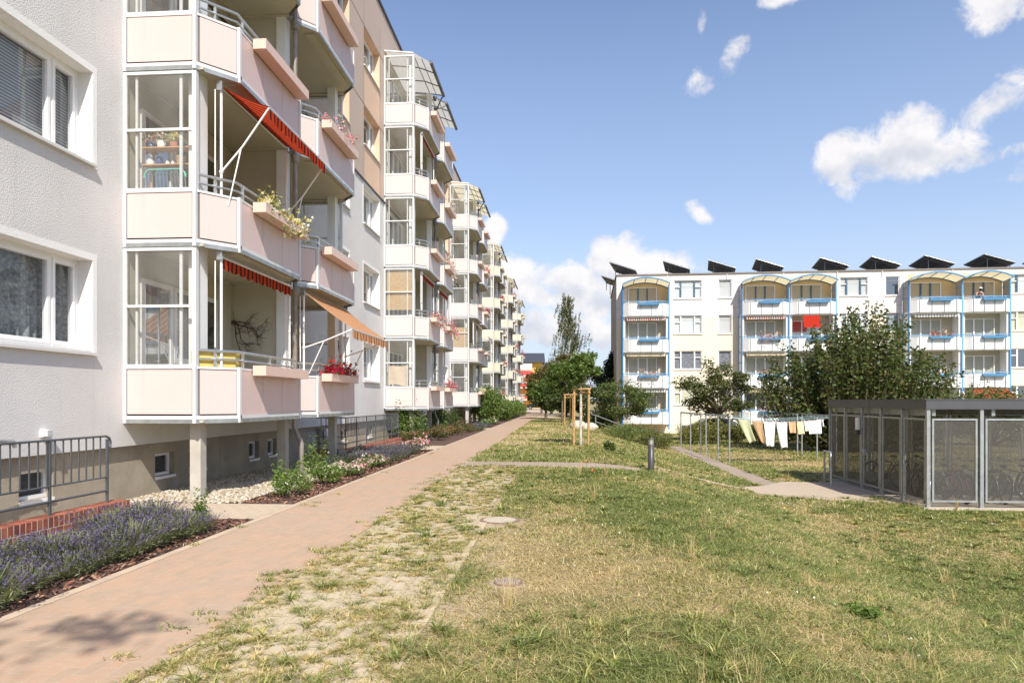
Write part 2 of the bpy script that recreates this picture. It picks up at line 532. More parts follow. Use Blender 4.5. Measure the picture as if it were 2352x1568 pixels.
def sheet(xs, ys, zf, name, mat):
    X, Y = np.meshgrid(np.array(xs, float), np.array(ys, float))
    Z = zf(X, Y)
    v = np.stack([X.ravel(), Y.ravel(), Z.ravel()], 1)
    nx, ny = len(xs), len(ys)
    i = np.arange(ny - 1)[:, None] * nx + np.arange(nx - 1)[None, :]
    f = np.stack([i, i + 1, i + 1 + nx, i + nx], -1).reshape(-1, 4)
    return put(name, np_mesh(name, v, f, mat, smooth=True))

SOIL = ground_material()
xs = [-900, -300, -100, -40, -20, -12] + list(np.arange(-8, 20.01, 0.4)) + [22, 26, 32, 40, 60, 100, 300, 900]
ys = [-400, -100, -40, -20, -10] + list(np.arange(-6, 70.01, 0.6)) + list(np.arange(74, 180, 6)) + [200, 300, 500, 900, 1800]
tag(sheet(xs, ys, gz, 'ground', SOIL), kind='structure')

PAVE = pavemat('red_brick_paving', (0.455, 0.30, 0.205), (0.385, 0.285, 0.205), (0.47, 0.37, 0.27), 0.21, 0.105, R(90), 0.005, 0.005, 0.5, (0.39, 0.325, 0.255))
SLABS = pavemat('beige_slab_paving', (0.50, 0.40, 0.30), (0.47, 0.385, 0.295), (0.30, 0.24, 0.18), 0.24, 0.16, 0, 0.006, 0.004, 0.3, (0.42, 0.36, 0.28))
OLDPAVE = pavemat('worn_block_paving', (0.40, 0.315, 0.25), (0.36, 0.285, 0.23), (0.28, 0.23, 0.16), 0.22, 0.11, 0, 0.012, 0.006, 0.5, (0.27, 0.235, 0.18))
EDGE = M('sand_coloured_edging', (0.48, 0.37, 0.27), 0.9, 0.12, 3, bump=0.003, bs=60)
SAND = pavemat('sandy_pavers', (0.50, 0.415, 0.305), (0.465, 0.385, 0.285), (0.43, 0.35, 0.24), 0.30, 0.22, R(90), 0.03, 0.008, 0.6, (0.50, 0.42, 0.28))

def lay(x, y, dz):
    return gz(x, y) + dz
def strip(name, x0, x1, y0, y1, mat, dz=0.008, sx=0.5, sy=0.8, kind='structure', zf=None):
    xs = np.linspace(x0, x1, max(2, int(abs(x1 - x0) / sx) + 1)); ys = np.linspace(y0, y1, max(2, int(abs(y1 - y0) / sy) + 1))
    return tag(sheet(xs, ys, zf or (lambda a, b: lay(a, b, dz)), name, mat), kind=kind)

strip('path', -4.012, -2.40, -6, 104, PAVE, 0.008)
strip('path_edging', -4.12, -4.016, -6, 104, EDGE, 0.009)
strip('paver_strip', -2.396, -1.03, -6, 16.4, SAND, 0.006)
strip('strip_edging', -1.026, -0.955, -6, 9.4, M('sand_worn_edging', (.50, .40, .27), .95, .12, 4, bump=.004, bs=40), 0.010)
strip('cross_path', -2.396, 2.05, 16.66, 17.9, OLDPAVE, 0.010)
strip('cross_path_edging', -2.1, 2.15, 16.5, 16.656, EDGE, 0.016)
strip('stair_path', 2.2, 6.0, 19.6, 20.1, EDGE, 0.012)
strip('entrance_path', -6.9, -4.124, 8.95, 10.28, SLABS, 0.010)
strip('entrance_path', -6.9, -4.124, 22.2, 24.2, SLABS, 0.010)
strip('entrance_path', -6.9, -4.124, 38.4, 40.2, SLABS, 0.010)
strip('lower_path', 5.95, 6.7, 19.4, 39, OLDPAVE, 0.012)
# shed forecourt: a level slab at the foot of the slope
PADZ = -0.93
pad = MB()
pad.prism([(4.6, 20.3), (5.7, 18.7), (7.6, 17.9), (8.62, 17.6), (8.62, 21.9), (6.9, 21.9), (6.2, 21.0), (5.8, 20.7)], PADZ - 0.3, PADZ + 0.012)
tag(pad.build('forecourt', SLABS), kind='structure')
# far road in front of the yellow house
ASPH = M('asphalt', (0.09, 0.088, 0.085), 0.9, 0.15, 1.5, bump=0.004, bs=80)
strip('road', -60, 60, 128, 136, ASPH, 0.012, 4, 2)

# ------------------------------------------------------------------ mulch and gravel (stuff)
def scatter_chips(name, regions, n, size, mats, label, cat, zoff=0.012, stones=False, seed=1):
    g = np.random.default_rng(seed)
    area = np.array([(r[1] - r[0]) * (r[3] - r[2]) for r in regions]); p = area / area.sum()
    k = g.choice(len(regions), n, p=p)
    rr = np.array(regions)[k]
    x = rr[:, 0] + g.random(n) * (rr[:, 1] - rr[:, 0]); y = rr[:, 2] + g.random(n) * (rr[:, 3] - rr[:, 2])
    z = gz(x, y) + zoff * (0.4 + 1.2 * g.random(n))
    c = np.stack([x, y, z], 1)
    if stones:
        ico = np.array([(0, 0, 1), (.89, 0, .45), (.28, .85, .45), (-.72, .53, .45), (-.72, -.53, .45), (.28, -.85, .45),
                        (.72, .53, -.45), (-.28, .85, -.45), (-.89, 0, -.45), (-.28, -.85, -.45), (.72, -.53, -.45), (0, 0, -1)])
        tf = np.array([(0, 1, 2), (0, 2, 3), (0, 3, 4), (0, 4, 5), (0, 5, 1), (1, 6, 2), (2, 7, 3), (3, 8, 4), (4, 9, 5), (5, 10, 1),
                       (6, 7, 2), (7, 8, 3), (8, 9, 4), (9, 10, 5), (10, 6, 1), (11, 7, 6), (11, 8, 7), (11, 9, 8), (11, 10, 9), (11, 6, 10)])
        s = size * (0.55 + 0.9 * g.random((n, 1, 1))) * np.stack([0.8 + .5 * g.random(n), 0.7 + .5 * g.random(n), 0.5 + .3 * g.random(n)], 1)[:, None, :]
        v = ico[None] * s * (0.85 + 0.3 * g.random((n, 12, 1)))
        a = g.random(n) * 6.28
        ca, sa = np.cos(a)[:, None], np.sin(a)[:, None]
        v = np.stack([v[..., 0] * ca - v[..., 1] * sa, v[..., 0] * sa + v[..., 1] * ca, v[..., 2]], -1) + c[:, None, :]
        f = tf[None] + (np.arange(n) * 12)[:, None, None]
        me = np_mesh(name, v.reshape(-1, 3), f.reshape(-1, 3), mats, np.repeat(g.integers(0, len(mats), n), 20), smooth=False)
    else:
        a = g.random(n) * 6.28; L = size * (0.6 + g.random(n)); W = L * (0.25 + .25 * g.random(n))
        ti = (g.random((n, 2)) - .5) * 1.1
        dx = np.stack([np.cos(a), np.sin(a), ti[:, 0]], 1) * L[:, None]; dy = np.stack([-np.sin(a), np.cos(a), ti[:, 1]], 1) * W[:, None]
        v = np.stack([c - dx - dy, c + dx - dy, c + dx + dy, c - dx + dy], 1)
        f = np.arange(n * 4).reshape(n, 4)
        me = np_mesh(name, v.reshape(-1, 3), f, mats, g.integers(0, len(mats), n))
    return tag(put(name, me), label, cat, kind='stuff')

BARK = [M('bark_chip_red', (0.20, 0.085, 0.05), 0.9, 0.2, 20), M('bark_chip_dark', (0.09, 0.05, 0.035), 0.9, 0.2, 20), M('bark_chip_pale', (0.33, 0.19, 0.13), 0.9, 0.2, 20)]
STONE = [M('pebble_cream', (0.42, 0.355, 0.255), 0.85, 0.12, 20), M('pebble_white', (0.50, 0.47, 0.41), 0.85, 0.1, 20), M('pebble_tan', (0.31, 0.245, 0.16), 0.85, 0.12, 20)]
MULCHSOIL = M('mulch_soil', (0.10, 0.055, 0.04), 0.95, 0.3, 14, bump=0.02, bs=60)
GRAVELBED = M('gravel_bed', (0.33, 0.28, 0.205), 0.95, 0.2, 25, bump=0.03, bs=40)
strip('mulch_bed', -5.74, -4.125, -6, 8.94, MULCHSOIL, 0.006)
strip('mulch_bed', -5.2, -4.125, 10.3, 22.18, MULCHSOIL, 0.006)
strip('mulch_bed', -6.9, -4.125, 24.22, 38.38, MULCHSOIL, 0.006)
strip('mulch_bed', -6.9, -4.125, 40.22, 100, MULCHSOIL, 0.006)
strip('gravel_bed', -6.9, -5.204, 10.3, 18.45, GRAVELBED, 0.006)
scatter_chips('bark_mulch', [(-5.0, -4.13, 2.5, 8.9), (-5.1, -4.13, 10.35, 16.5), (-5.0, -4.13, 16.5, 22.1)], 9000, 0.022, BARK, 'reddish brown bark mulch covering the planting beds beside the brick path', 'bark mulch', 0.016)
scatter_chips('gravel', [(-6.9, -5.0, 10.32, 18.4), (-5.4, -4.85, 11.5, 16.5)], 15000, 0.025, STONE, 'pale cream gravel spread beneath the lowest balconies', 'gravel', 0.02, True, 2)

# ------------------------------------------------------------------ grass (stuff)
def tri_blades(p, h, wd, ang, lean, bend, g):
    n = len(h)
    d = np.stack([np.cos(ang), np.sin(ang), np.zeros(n)], 1)
    s = np.stack([-np.sin(ang), np.cos(ang), np.zeros(n)], 1) * (wd * .5)[:, None]
    up = np.zeros((n, 3)); up[:, 2] = h
    mid = p + up * 0.55 + d * (h * lean * 0.45)[:, None]
    tip = p + up * (1 - 0.35 * bend)[:, None] + d * (h * lean * (1 + bend))[:, None]
    v = np.stack([p - s, p + s, mid + s * .8, mid - s * .8, tip], 1)
    q = np.array([[0, 1, 2], [0, 2, 3], [3, 2, 4]])
    f = q[None] + (np.arange(n) * 5)[:, None, None]
    return v.reshape(-1, 3), f.reshape(-1, 3)

GRASSM = [leafmat('grass_green', (0.095, 0.135, 0.03), (0.24, 0.28, 0.08), (0.52, 0.50, 0.22), 0.33),
          leafmat('grass_olive', (0.20, 0.21, 0.055), (0.45, 0.42, 0.145), (0.66, 0.58, 0.29), 0.33),
          leafmat('grass_straw', (0.45, 0.345, 0.155), (0.69, 0.555, 0.295), (0.24, 0.19, 0.08), 0.33)]

def blocked(x, y):
    """no grass on paving, in beds, under the shed slab or the houses"""
    m = (x < -2.42)
    m |= (y > 16.55) & (y < 17.86) & (x < 2.0)
    m |= (x > 6.0) & (x < 6.65) & (y > 19.5) & (y < 39)
    m |= (x > 8.6) & (x < 16.5) & (y > 16.5) & (y < 23.2)
    m |= (x > 5.3) & (x < 8.7) & (y > 18.6) & (y < 21.9) & ~((x < 6.1) & (y > 20.9))
    m |= (x > 2.3) & (x < 5.6) & (y > 19.66) & (y < 20.05)
    m |= (x > 4) & (y > 54)
    m |= ((x + .81) ** 2 + ((y - 8.98) * .8) ** 2 < 0.11) | ((x + .46) ** 2 + (y - 5.97) ** 2 < 0.03)
    return m

def green_at(x, y):
    """0 = parched, 1 = green: large patches with ragged rims"""
    gr = fbm(x * 0.55, y * 0.42, 21, 4) * 0.75 + fbm(x * 2.6, y * 2.2, 5, 3) * 0.4
    gr = gr - 0.09 * np.exp(-((x + 0.1) / 0.8) ** 2) - 0.10 * np.exp(-(((x - 0.15) / 0.7) ** 2 + ((y - 6.6) / 1.7) ** 2))
    gr = gr + 0.26 * np.exp(-(((x - 0.35) / 1.1) ** 2 + ((y - 3.9) / 1.0) ** 2)) + 0.17 * np.exp(-(((x - 1.0) / 0.9) ** 2 + ((y - 9.5) / 3.0) ** 2))
    gr = gr + 0.14 * np.exp(-(((x - 1.0) / 2.4) ** 2 + ((y - 15.3) / 1.1) ** 2)) + 0.05 * np.exp(-(((x - 2.6) / 2.0) ** 2 + ((y - 5.4) / 2.2) ** 2)) + 0.10 * np.exp(-(((x - 5.6) / 2.6) ** 2 + ((y - 16.6) / 1.0) ** 2))
    gr = gr - 0.05 * sstep((y - 24) / 8.0)
    return gr

def grass(n, x0, x1, y0, y1, hmin, hmax, wmul, name, label, seed, sector=True):
    g = np.random.default_rng(seed)
    out = []; got = 0
    # more blades near the lens: draw depth with a falling density
    P = []
    while got < n:
        k = 200000
        u = g.random(k)
        y = y0 * (y1 / y0) ** u
        x = x0 + (x1 - x0) * g.random(k)
        keep = (np.abs(x + 0.0706 * y) < 0.80 * y + 0.6) & ~blocked(x, y)
        gr = green_at(x, y)
        strip_ = (x < -0.95) & (y < 16.5)
        dens = np.where(strip_, 0.05 + 1.0 * np.clip(fbm(x * 3.2, y * 2.6, 44, 3) - 0.47, 0, 1) * 2.2, 0.42 + 1.5 * np.clip(gr - 0.42, 0, 1) * 2.0)
        dens = np.where((x < -1.02) & (x > -2.42) & (np.abs(x + 2.42) < 0.16), dens + .25, dens)
        dens = np.where(strip_ & (x > -1.75), dens + .05 * np.clip((x + 1.75) / .7, 0, 1) * (.4 + 1.2 * fbm(x * 2.1, y * 1.7, 91, 3)), dens)
        keep &= g.random(k) < dens
        x, y, gr, strip_ = x[keep], y[keep], gr[keep], strip_[keep]
        P.append((x, y, gr, strip_)); got += len(x)
    x = np.concatenate([p[0] for p in P])[:n]; y = np.concatenate([p[1] for p in P])[:n]
    gr = np.concatenate([p[2] for p in P])[:n]; st = np.concatenate([p[3] for p in P])[:n]
    d = np.hypot(x, y)
    r = g.random(n)
    t = gr + (r - .5) * 0.46
    mi = np.where(t > 0.59, 0, np.where(t > 0.495, 1, 2))
    mi = np.where(st, np.where(r < .10, 0, np.where(r < .45, 1, 2)), mi)
    h = (hmin + (hmax - hmin) * g.random(n) ** 1.8) * np.where(mi == 0, 1.15, np.where(mi == 1, 0.95, 0.8)) * np.where(st, 0.8, 1.0)
    wd = (0.0036 + 0.0056 * g.random(n)) * wmul * np.clip(d / 6.5, 0.8, 6.0)
    ang = g.random(n) * 6.283
    lean = 0.5 + 1.5 * g.random(n) ** 1.2 + np.where(mi == 2, 0.7, 0.0)
    p = np.stack([x, y, gz(x, y) - 0.004], 1)
    v, f = tri_blades(p, h, wd, ang, lean, g.random(n) * .9, g)
    return v, f, np.repeat(mi, 3)

def tufts(n, seed):
    """rosettes and taller tussocks of weeds"""
    g = np.random.default_rng(seed)
    y = 2.6 * (26 / 2.6) ** g.random(n * 9); x = -2.4 + 14 * g.random(n * 9)
    keep = (np.abs(x + 0.07 * y) < 0.8 * y) & ~blocked(x, y) & (g.random(len(x)) < np.where(x < -1.0, 0.3, 0.5)) & ((fbm(x * 1.1, y * .8, 61, 3) > .44 + .14 * g.random(len(x))) | (green_at(x, y) > .60))
    x, y = x[keep], y[keep]; o_ = g.permutation(len(x))[:n]; x, y = x[o_], y[o_]
    n = len(x); k = 26
    kind = g.random(n)
    X = np.repeat(x, k) + g.normal(0, .022, n * k); Y = np.repeat(y, k) + g.normal(0, .022, n * k)
    sz = np.repeat(0.35 + 1.0 * g.random(n) ** 2.2, k)
    tall = np.repeat(kind > .955, k)
    h = np.where(tall, .16 + .2 * g.random(n * k), .035 + .06 * g.random(n * k)) * sz
    wd = np.where(tall, .003, .007 + .007 * g.random(n * k)) * sz * np.clip(np.hypot(X, Y) / 8, .8, 3)
    lean = np.where(tall, .15 + .4 * g.random(n * k), .7 + 1.2 * g.random(n * k))
    mi = np.repeat(np.where(kind > .955, 2, np.where(kind > .5, 0, np.where(kind > .25, 1, 0))), k)
    p = np.stack([X, Y, gz(X, Y) - .004], 1)
    v, f = tri_blades(p, h, wd, g.random(n * k) * 6.283, lean, g.random(n * k), g)
    return v, f, np.repeat(mi, 3)

def strip_tufts(n, seed):
    """low scattered tufts in the joints of the worn pavers"""
    g = np.random.default_rng(seed)
    y = 2.6 * (17 / 2.6) ** g.random(n * 3); x = -2.46 + 1.46 * g.random(n * 3)
    keep = (fbm(x * 1.6, y * 1.2, 71, 3) + .10 * (x + 1.7) > .12 + .62 * g.random(len(x))) & ((x + .81) ** 2 + (y - 9.0) ** 2 > .2) & (np.abs(x + .07 * y) < .8 * y)
    x, y = x[keep][:n], y[keep][:n]; n = len(x); k = 30
    r = np.repeat(.012 + .040 * g.random(n) ** 2.0, k)
    a0 = g.random(n * k) * 6.283; q = g.random(n * k) ** .5
    X = np.repeat(x, k) + r * q * np.cos(a0); Y = np.repeat(y, k) + r * q * np.sin(a0)
    h = (.010 + .026 * g.random(n * k)) * np.repeat(.7 + .7 * g.random(n), k)
    wd = (.004 + .005 * g.random(n * k)) * np.clip(np.hypot(X, Y) / 7, .8, 3)
    kd = np.repeat(g.random(n), k); jit = g.random(n * k)
    mi = np.where(kd < .36, 0, np.where(kd < .72, 1, 2)); mi = np.where(jit > .75, 2, mi)
    v, f = tri_blades(np.stack([X, Y, gz(X, Y) + .004], 1), h, wd, a0 + g.normal(size=n * k) * .6, .7 + 1.6 * g.random(n * k), g.random(n * k), g)
    return v, f, np.repeat(mi, 3)

v1, f1, m1 = grass(520000, -2.4, 16, 2.3, 17, 0.012, 0.058, 1.0, 'g', '', 5)
v2, f2, m2 = grass(150000, -2.4, 22, 15, 60, 0.03, 0.11, 1.0, 'g', '', 6)
v3, f3, m3 = tufts(3000, 8)
v4, f4, m4 = strip_tufts(1750, 18)
V = np.concatenate([v1, v2, v3, v4]); F = np.concatenate([f1, f2 + len(v1), f3 + len(v1) + len(v2), f4 + len(v1) + len(v2) + len(v3)])
tag(put('grass', np_mesh('grass', V, F, GRASSM, np.concatenate([m1, m2, m3, m4]))), 'patchy half dried green and straw coloured lawn grass', 'grass', kind='stuff')
# clover and daisy heads scattered through the lawn
g = np.random.default_rng(31)
yy = 2.8 * (20 / 2.8) ** g.random(1500); xx = -.6 + 14 * g.random(1500)
kp = (np.abs(xx + .07 * yy) < .8 * yy) & ~blocked(xx, yy) & (fbm(xx * .5, yy * .5, 12, 2) > .5); xx, yy = xx[kp][:260], yy[kp][:260]
n = len(xx); c = np.stack([xx, yy, gz(xx, yy) + .03 + .03 * g.random(n)], 1); a = g.random(n) * 6.28; s_ = .007 + .007 * g.random(n) * np.clip(np.hypot(xx, yy) / 8, .8, 2)
dx = np.stack([np.cos(a), np.sin(a), .4 * g.normal(size=n)], 1) * s_[:, None]; dy = np.stack([-np.sin(a), np.cos(a), .6 * np.ones(n)], 1) * s_[:, None]
v = np.stack([c - dx, c - dy, c + dx, c + dy], 1).reshape(-1, 3)
tag(put('clover', np_mesh('clover', v, np.arange(n * 4).reshape(n, 4), [leafmat('clover_white', (.62, .60, .52), (.75, .73, .66), (.70, .58, .10), .3)])), 'tiny white clover and yellow flower heads dotted through the lawn', 'clover flowers', kind='stuff')
# weeds in the joints of the brick path
g = np.random.default_rng(77)
n = 60
wx = np.where(g.random(n) < .75, -2.45 - .25 * g.random(n) ** 2, -4.05 + .4 * g.random(n) ** 2); wy = 3.2 * (24 / 3.2) ** g.random(n)
k = 24
X = np.repeat(wx, k) + g.normal(0, .05, n * k); Y = np.repeat(wy, k) + g.normal(0, .03, n * k)
v, f = tri_blades(np.stack([X, Y, np.full(n * k, .006)], 1), .02 + .035 * g.random(n * k), .006 + .005 * g.random(n * k), g.random(n * k) * 6.28, .6 + g.random(n * k), g.random(n * k), g)
tag(put('path_weed', np_mesh('path_weed', v, f, GRASSM, np.repeat(np.repeat(g.integers(0, 2, n), k), 3))), 'small green weeds sprouting from the joints of the brick path', 'weeds', kind='stuff')

# ------------------------------------------------------------------ left house: five storeys of stacked balconies
WX = -6.95; MOD = 16.14; Y0 = 10.42; NM = 6; FH = 2.8; ZB = 1.26
HL = empty('apartment_block', (WX, Y0, 0))
tag(HL, 'long five storey apartment block with stacked glazed corner balconies, left of the brick path', 'apartment block')

def punched(mb, y0, y1, z0, z1, holes, mi_of, x=0.0, depth=0.30, rev=None):
    """upright wall at x facing +x with rectangular openings and their reveals"""
    hs = [h for h in holes if h[1] > y0 and h[0] < y1 and h[3] > z0 and h[2] < z1]
    yc = sorted({y0, y1} | {min(max(q, y0), y1) for h in hs for q in h[:2]})
    zc = sorted({z0, z1} | {min(max(q, z0), z1) for h in hs for q in h[2:]})
    for i in range(len(yc) - 1):
        for j in range(len(zc) - 1):
            cy, cz = (yc[i] + yc[i + 1]) / 2, (zc[j] + zc[j + 1]) / 2
            if any(h[0] < cy < h[1] and h[2] < cz < h[3] for h in hs): continue
            mb.quad((x, yc[i], zc[j]), (x, yc[i + 1], zc[j]), (x, yc[i + 1], zc[j + 1]), (x, yc[i], zc[j + 1]), mi_of)
    for (a, b, c, d) in hs:
        r = rev if rev is not None else mi_of
        X = x - depth
        mb.quad((x, a, c), (X, a, c), (X, a, d), (x, a, d), r)
        mb.quad((X, b, c), (x, b, c), (x, b, d), (X, b, d), r)
        mb.quad((x, a, d), (X, a, d), (X, b, d), (x, b, d), r)
        mb.quad((X, a, c), (x, a, c), (x, b, c), (X, b, c), r)

WIN_BIG = (13.32, 15.42)      # position within a module, from the balcony edge
WIN_SMALL = (10.28, 11.66)
WZ = (2.35, 3.69)
ymin, ymax = -18.0, 5 * MOD + 12.5
holes = []
for mod in range(-1, NM):
    for k in range(5):
        for (a, b) in (WIN_SMALL, WIN_BIG):
            y = mod * MOD
            if y + b < ymax - .3 and y + a > ymin + .3:
                holes.append((y + a, y + b, WZ[0] + FH * k, WZ[1] + FH * k))
ZS = 9.42; ZT = 16.85
wl = MB(); punched(wl, ymin, ymax, 0.88, ZS, holes, 0, rev=1)
wl.box(-12, -0.31, ymin, ymax, 0.0, 0.10, 2)
wl.quad((0, ymax, .88), (-12, ymax, .88), (-12, ymax, ZT), (0, ymax, ZT), 0)
wl.build('wall', [RENDER, RENDER_W, ROOM], HL)
wu = MB(); punched(wu, ymin, ymax, ZS, ZT, holes, 0, x=0.012, depth=0.31, rev=1)
for mod in range(-1, NM):                                   # apricot window bands and joints of the cladding
    y = mod * MOD
    for (a, b) in (WIN_SMALL, WIN_BIG):
        for k in (3, 4):
            z0, z1 = WZ[0] + FH * k, WZ[1] + FH * k
            zl = ZS if k == 3 else WZ[1] + FH * 3
            wu.quad((.016, y + a, zl), (.016, y + b, zl), (.016, y + b, z0), (.016, y + a, z0), 1)
        for yy in (y + a - .006, y + b + .006):
            wu.quad((.020, yy - .008, ZS), (.020, yy + .008, ZS), (.020, yy + .008, ZT - .9), (.020, yy - .008, ZT - .9), 2)
for zz in (12.12, 14.92):
    wu.quad((.019, ymin, zz - .01), (.019, ymax, zz - .01), (.019, ymax, zz + .01), (.019, ymin, zz + .01), 2)
wu.build('cladding', [CLAD, CLAD_O, JOINT], HL)
rim = MB(); rim.box(-12, .07, ymin, ymax, ZT, ZT + .10); rim.box(.012, .05, ymin, ymax, ZS - .02, ZS + .035)
rim.build('roof_edge', M('dark_roof_edge', (.07, .07, .075), .5, .1, 3, metal=.4), HL)
pl = MB(); 
BWIN = [(-5.05, -4.43), (-2.0, -1.4), (1.0, 1.6), (2.1, 2.7), (4.6, 5.1), (5.6, 6.1)]
bh = [(m * MOD + a, m * MOD + b, .28, .68) for m in range(0, NM) for (a, b) in BWIN] + [(m * MOD + 8.2, m * MOD + 9.2, -.2, .8) for m in range(0, NM)]
punched(pl, ymin, ymax, -1.2, .88, bh, 0, x=-.09, depth=.16)
pl.quad((-.09, ymin, .879), (.001, ymin, .879), (.001, ymax, .879), (-.09, ymax, .879), 0)
pl.build('plinth', [PLINTH], HL)

# windows: frame with panes, sill, painted surround, curtain or blind as sub-parts
def make_window(wd, ht, lights, name='window'):
    f = MB(); p = MB(); x = -.30
    f.box(x, x + .075, 0, .055, 0, ht); f.box(x, x + .075, wd - .055, wd, 0, ht)
    f.box(x, x + .075, .055, wd - .055, 0, .06); f.box(x, x + .075, .055, wd - .055, ht - .06, ht)
    acc = .055
    span = wd - .11
    for i, fr in enumerate(lights):
        a, b = acc, acc + span * fr
        if i: f.box(x - .002, x + .077, a - .022, a + .022, .06, ht - .06)
        ia, ib = a + .024, b - .024
        for (q0, q1, r0, r1) in ((ia, ia + .052, .062, ht - .062), (ib - .052, ib, .062, ht - .062), (ia + .052, ib - .052, .062, .115), (ia + .052, ib - .052, ht - .115, ht - .062)):
            f.box(x + .012, x + .088, q0, q1, r0, r1)
        p.quad((x + .05, ia + .05, .113), (x + .05, ib - .05, .113), (x + .05, ib - .05, ht - .113), (x + .05, ia + .05, ht - .113))
        acc = b
    return f.mesh(name, [PVC]), p.mesh('pane', [GLASS])

def curtain_mesh(wd, ht, drop=1.0, amp=.02, per=.11, x=-.40, mat=CURTAIN, gap=None, name='curtain'):
    n = int(wd / .02); v = []; f = []
    for i in range(n + 1):
        y = wd * i / n
        dx = amp * math.sin(2 * math.pi * y / per) + amp * .5 * math.sin(2 * math.pi * y / per * .37 + 1)
        v += [(x + dx, y, ht * (1 - drop)), (x + dx * .6, y, ht)]
    for i in range(n):
        y = wd * (i + .5) / n
        if gap and gap[0] < y < gap[1]: continue
        f.append((2 * i, 2 * i + 2, 2 * i + 3, 2 * i + 1))
    m = MB(); m._add(v, f, 0, True)
    return m.mesh(name, [mat])

BW = WIN_BIG[1] - WIN_BIG[0]; SW = WIN_SMALL[1] - WIN_SMALL[0]; HT = WZ[1] - WZ[0]
bigf, bigp = make_window(BW, HT, (.25, .50, .25))
smf, smp = make_window(SW, HT, (.36, .64))
def sill_mesh(wd):
    s = MB(); s._add([(-.23, -.0, .0), (-.23, wd, .0), (.07, wd + .03, -.035), (.07, -.03, -.035), (-.23, 0, -.03), (-.23, wd, -.03), (.07, wd + .03, -.075), (.07, -.03, -.075)],
                     [(0, 3, 2, 1), (3, 7, 6, 2), (2, 6, 5, 1), (0, 4, 7, 3), (4, 5, 6, 7), (0, 1, 5, 4)])
    return s.mesh('sill', [M('grey_sill', (.62, .61, .59), .5, .04, 3)])
def surround_mesh(wd, ht):
    s = MB(); b = .10; x = .006
    s.box(.0005, x, -b, 0, -.08, ht + b); s.box(.0005, x, wd, wd + b, -.08, ht + b); s.box(.0005, x, 0, wd, ht, ht + b)
    return s.mesh('surround', [RENDER_W])
sillB, sillS = sill_mesh(BW), sill_mesh(SW); surB, surS = surround_mesh(BW, HT), surround_mesh(SW, HT)
curB, curS = curtain_mesh(BW, HT), curtain_mesh(SW, HT)
lace = curtain_mesh(BW, HT, .92, .028, .16, mat=M('lace_curtain', (.30, .31, .315), .95, .4, 20))
drape = curtain_mesh(BW, HT, 1, .03, .17, mat=CURTAIN, gap=(.6, 1.6))
bl = MB(); bl.quad((-.36, .05, .05), (-.36, BW - .05, .05), (-.36, BW - .05, HT - .05), (-.36, .05, HT - .05)); slats = bl.mesh('blind', [BLIND])
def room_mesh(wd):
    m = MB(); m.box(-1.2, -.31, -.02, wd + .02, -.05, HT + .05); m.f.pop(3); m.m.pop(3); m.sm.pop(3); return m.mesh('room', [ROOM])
roomB, roomS = room_mesh(BW), room_mesh(SW)
for (a, b, c, d) in holes:
    mod = int(math.floor(a / MOD)); k = int(round((c - WZ[0]) / FH)); big = (b - a) > 1.6
    if mod < 0 and (not big or k > 2): continue
    o = put('window', bigf if big else smf, HL, (0, a, c))
    put('pane', bigp if big else smp, o)
    put('sill', sillB if big else sillS, o)
    if k < 3: put('surround', surB if big else surS, o)
    put('room', roomB if big else roomS, o)
    if mod == -1 and k == 1: put('blind', slats, o)
    elif mod == -1 and k == 0: put('curtain', lace, o)
    elif big: put('curtain', [curB, drape][(mod + k) % 2], o)
    else: put('curtain', curS, o)
VENT = M('louvre_grey', (.07, .07, .07), .6, .2, 5)
for (a, b, c, d) in bh:
    if c < 0 or a > 60: continue
    f = MB(); x = -.25; wd = b - a; ht = d - c
    f.box(x, x + .06, 0, .05, 0, ht); f.box(x, x + .06, wd - .05, wd, 0, ht); f.box(x, x + .06, .05, wd - .05, 0, .05); f.box(x, x + .06, .05, wd - .05, ht - .05, ht)
    f.box(x + .0, x + .19, 0.002, wd - .002, -.05, -.002)
    o = f.build('basement_window', PVC, HL, (0, a, c))
    s = MB(); s.box(x - .02, x + .005, .05, wd - .05, .05, ht - .05)
    for i in range(9): s.box(x + .006, x + .03, .05, wd - .05, .055 + i * (ht - .12) / 9, .055 + i * (ht - .12) / 9 + .016)
    s.build('grille', VENT, o)
for m in range(0, 4):
    f = MB(); f.box(-.25, -.20, 8.2, 9.2, -.2, .8); f.box(-.20, -.185, 8.28, 8.68, -.1, .72); f.box(-.20, -.185, 8.74, 9.12, -.1, .72)
    f.build('cellar_door', M('grey_cellar_door', (.30, .31, .32), .5, .1, 2), HL, (0, m * MOD, 0))

GAP = M('panel_gap', (.16, .14, .13), .8, .1, 3)
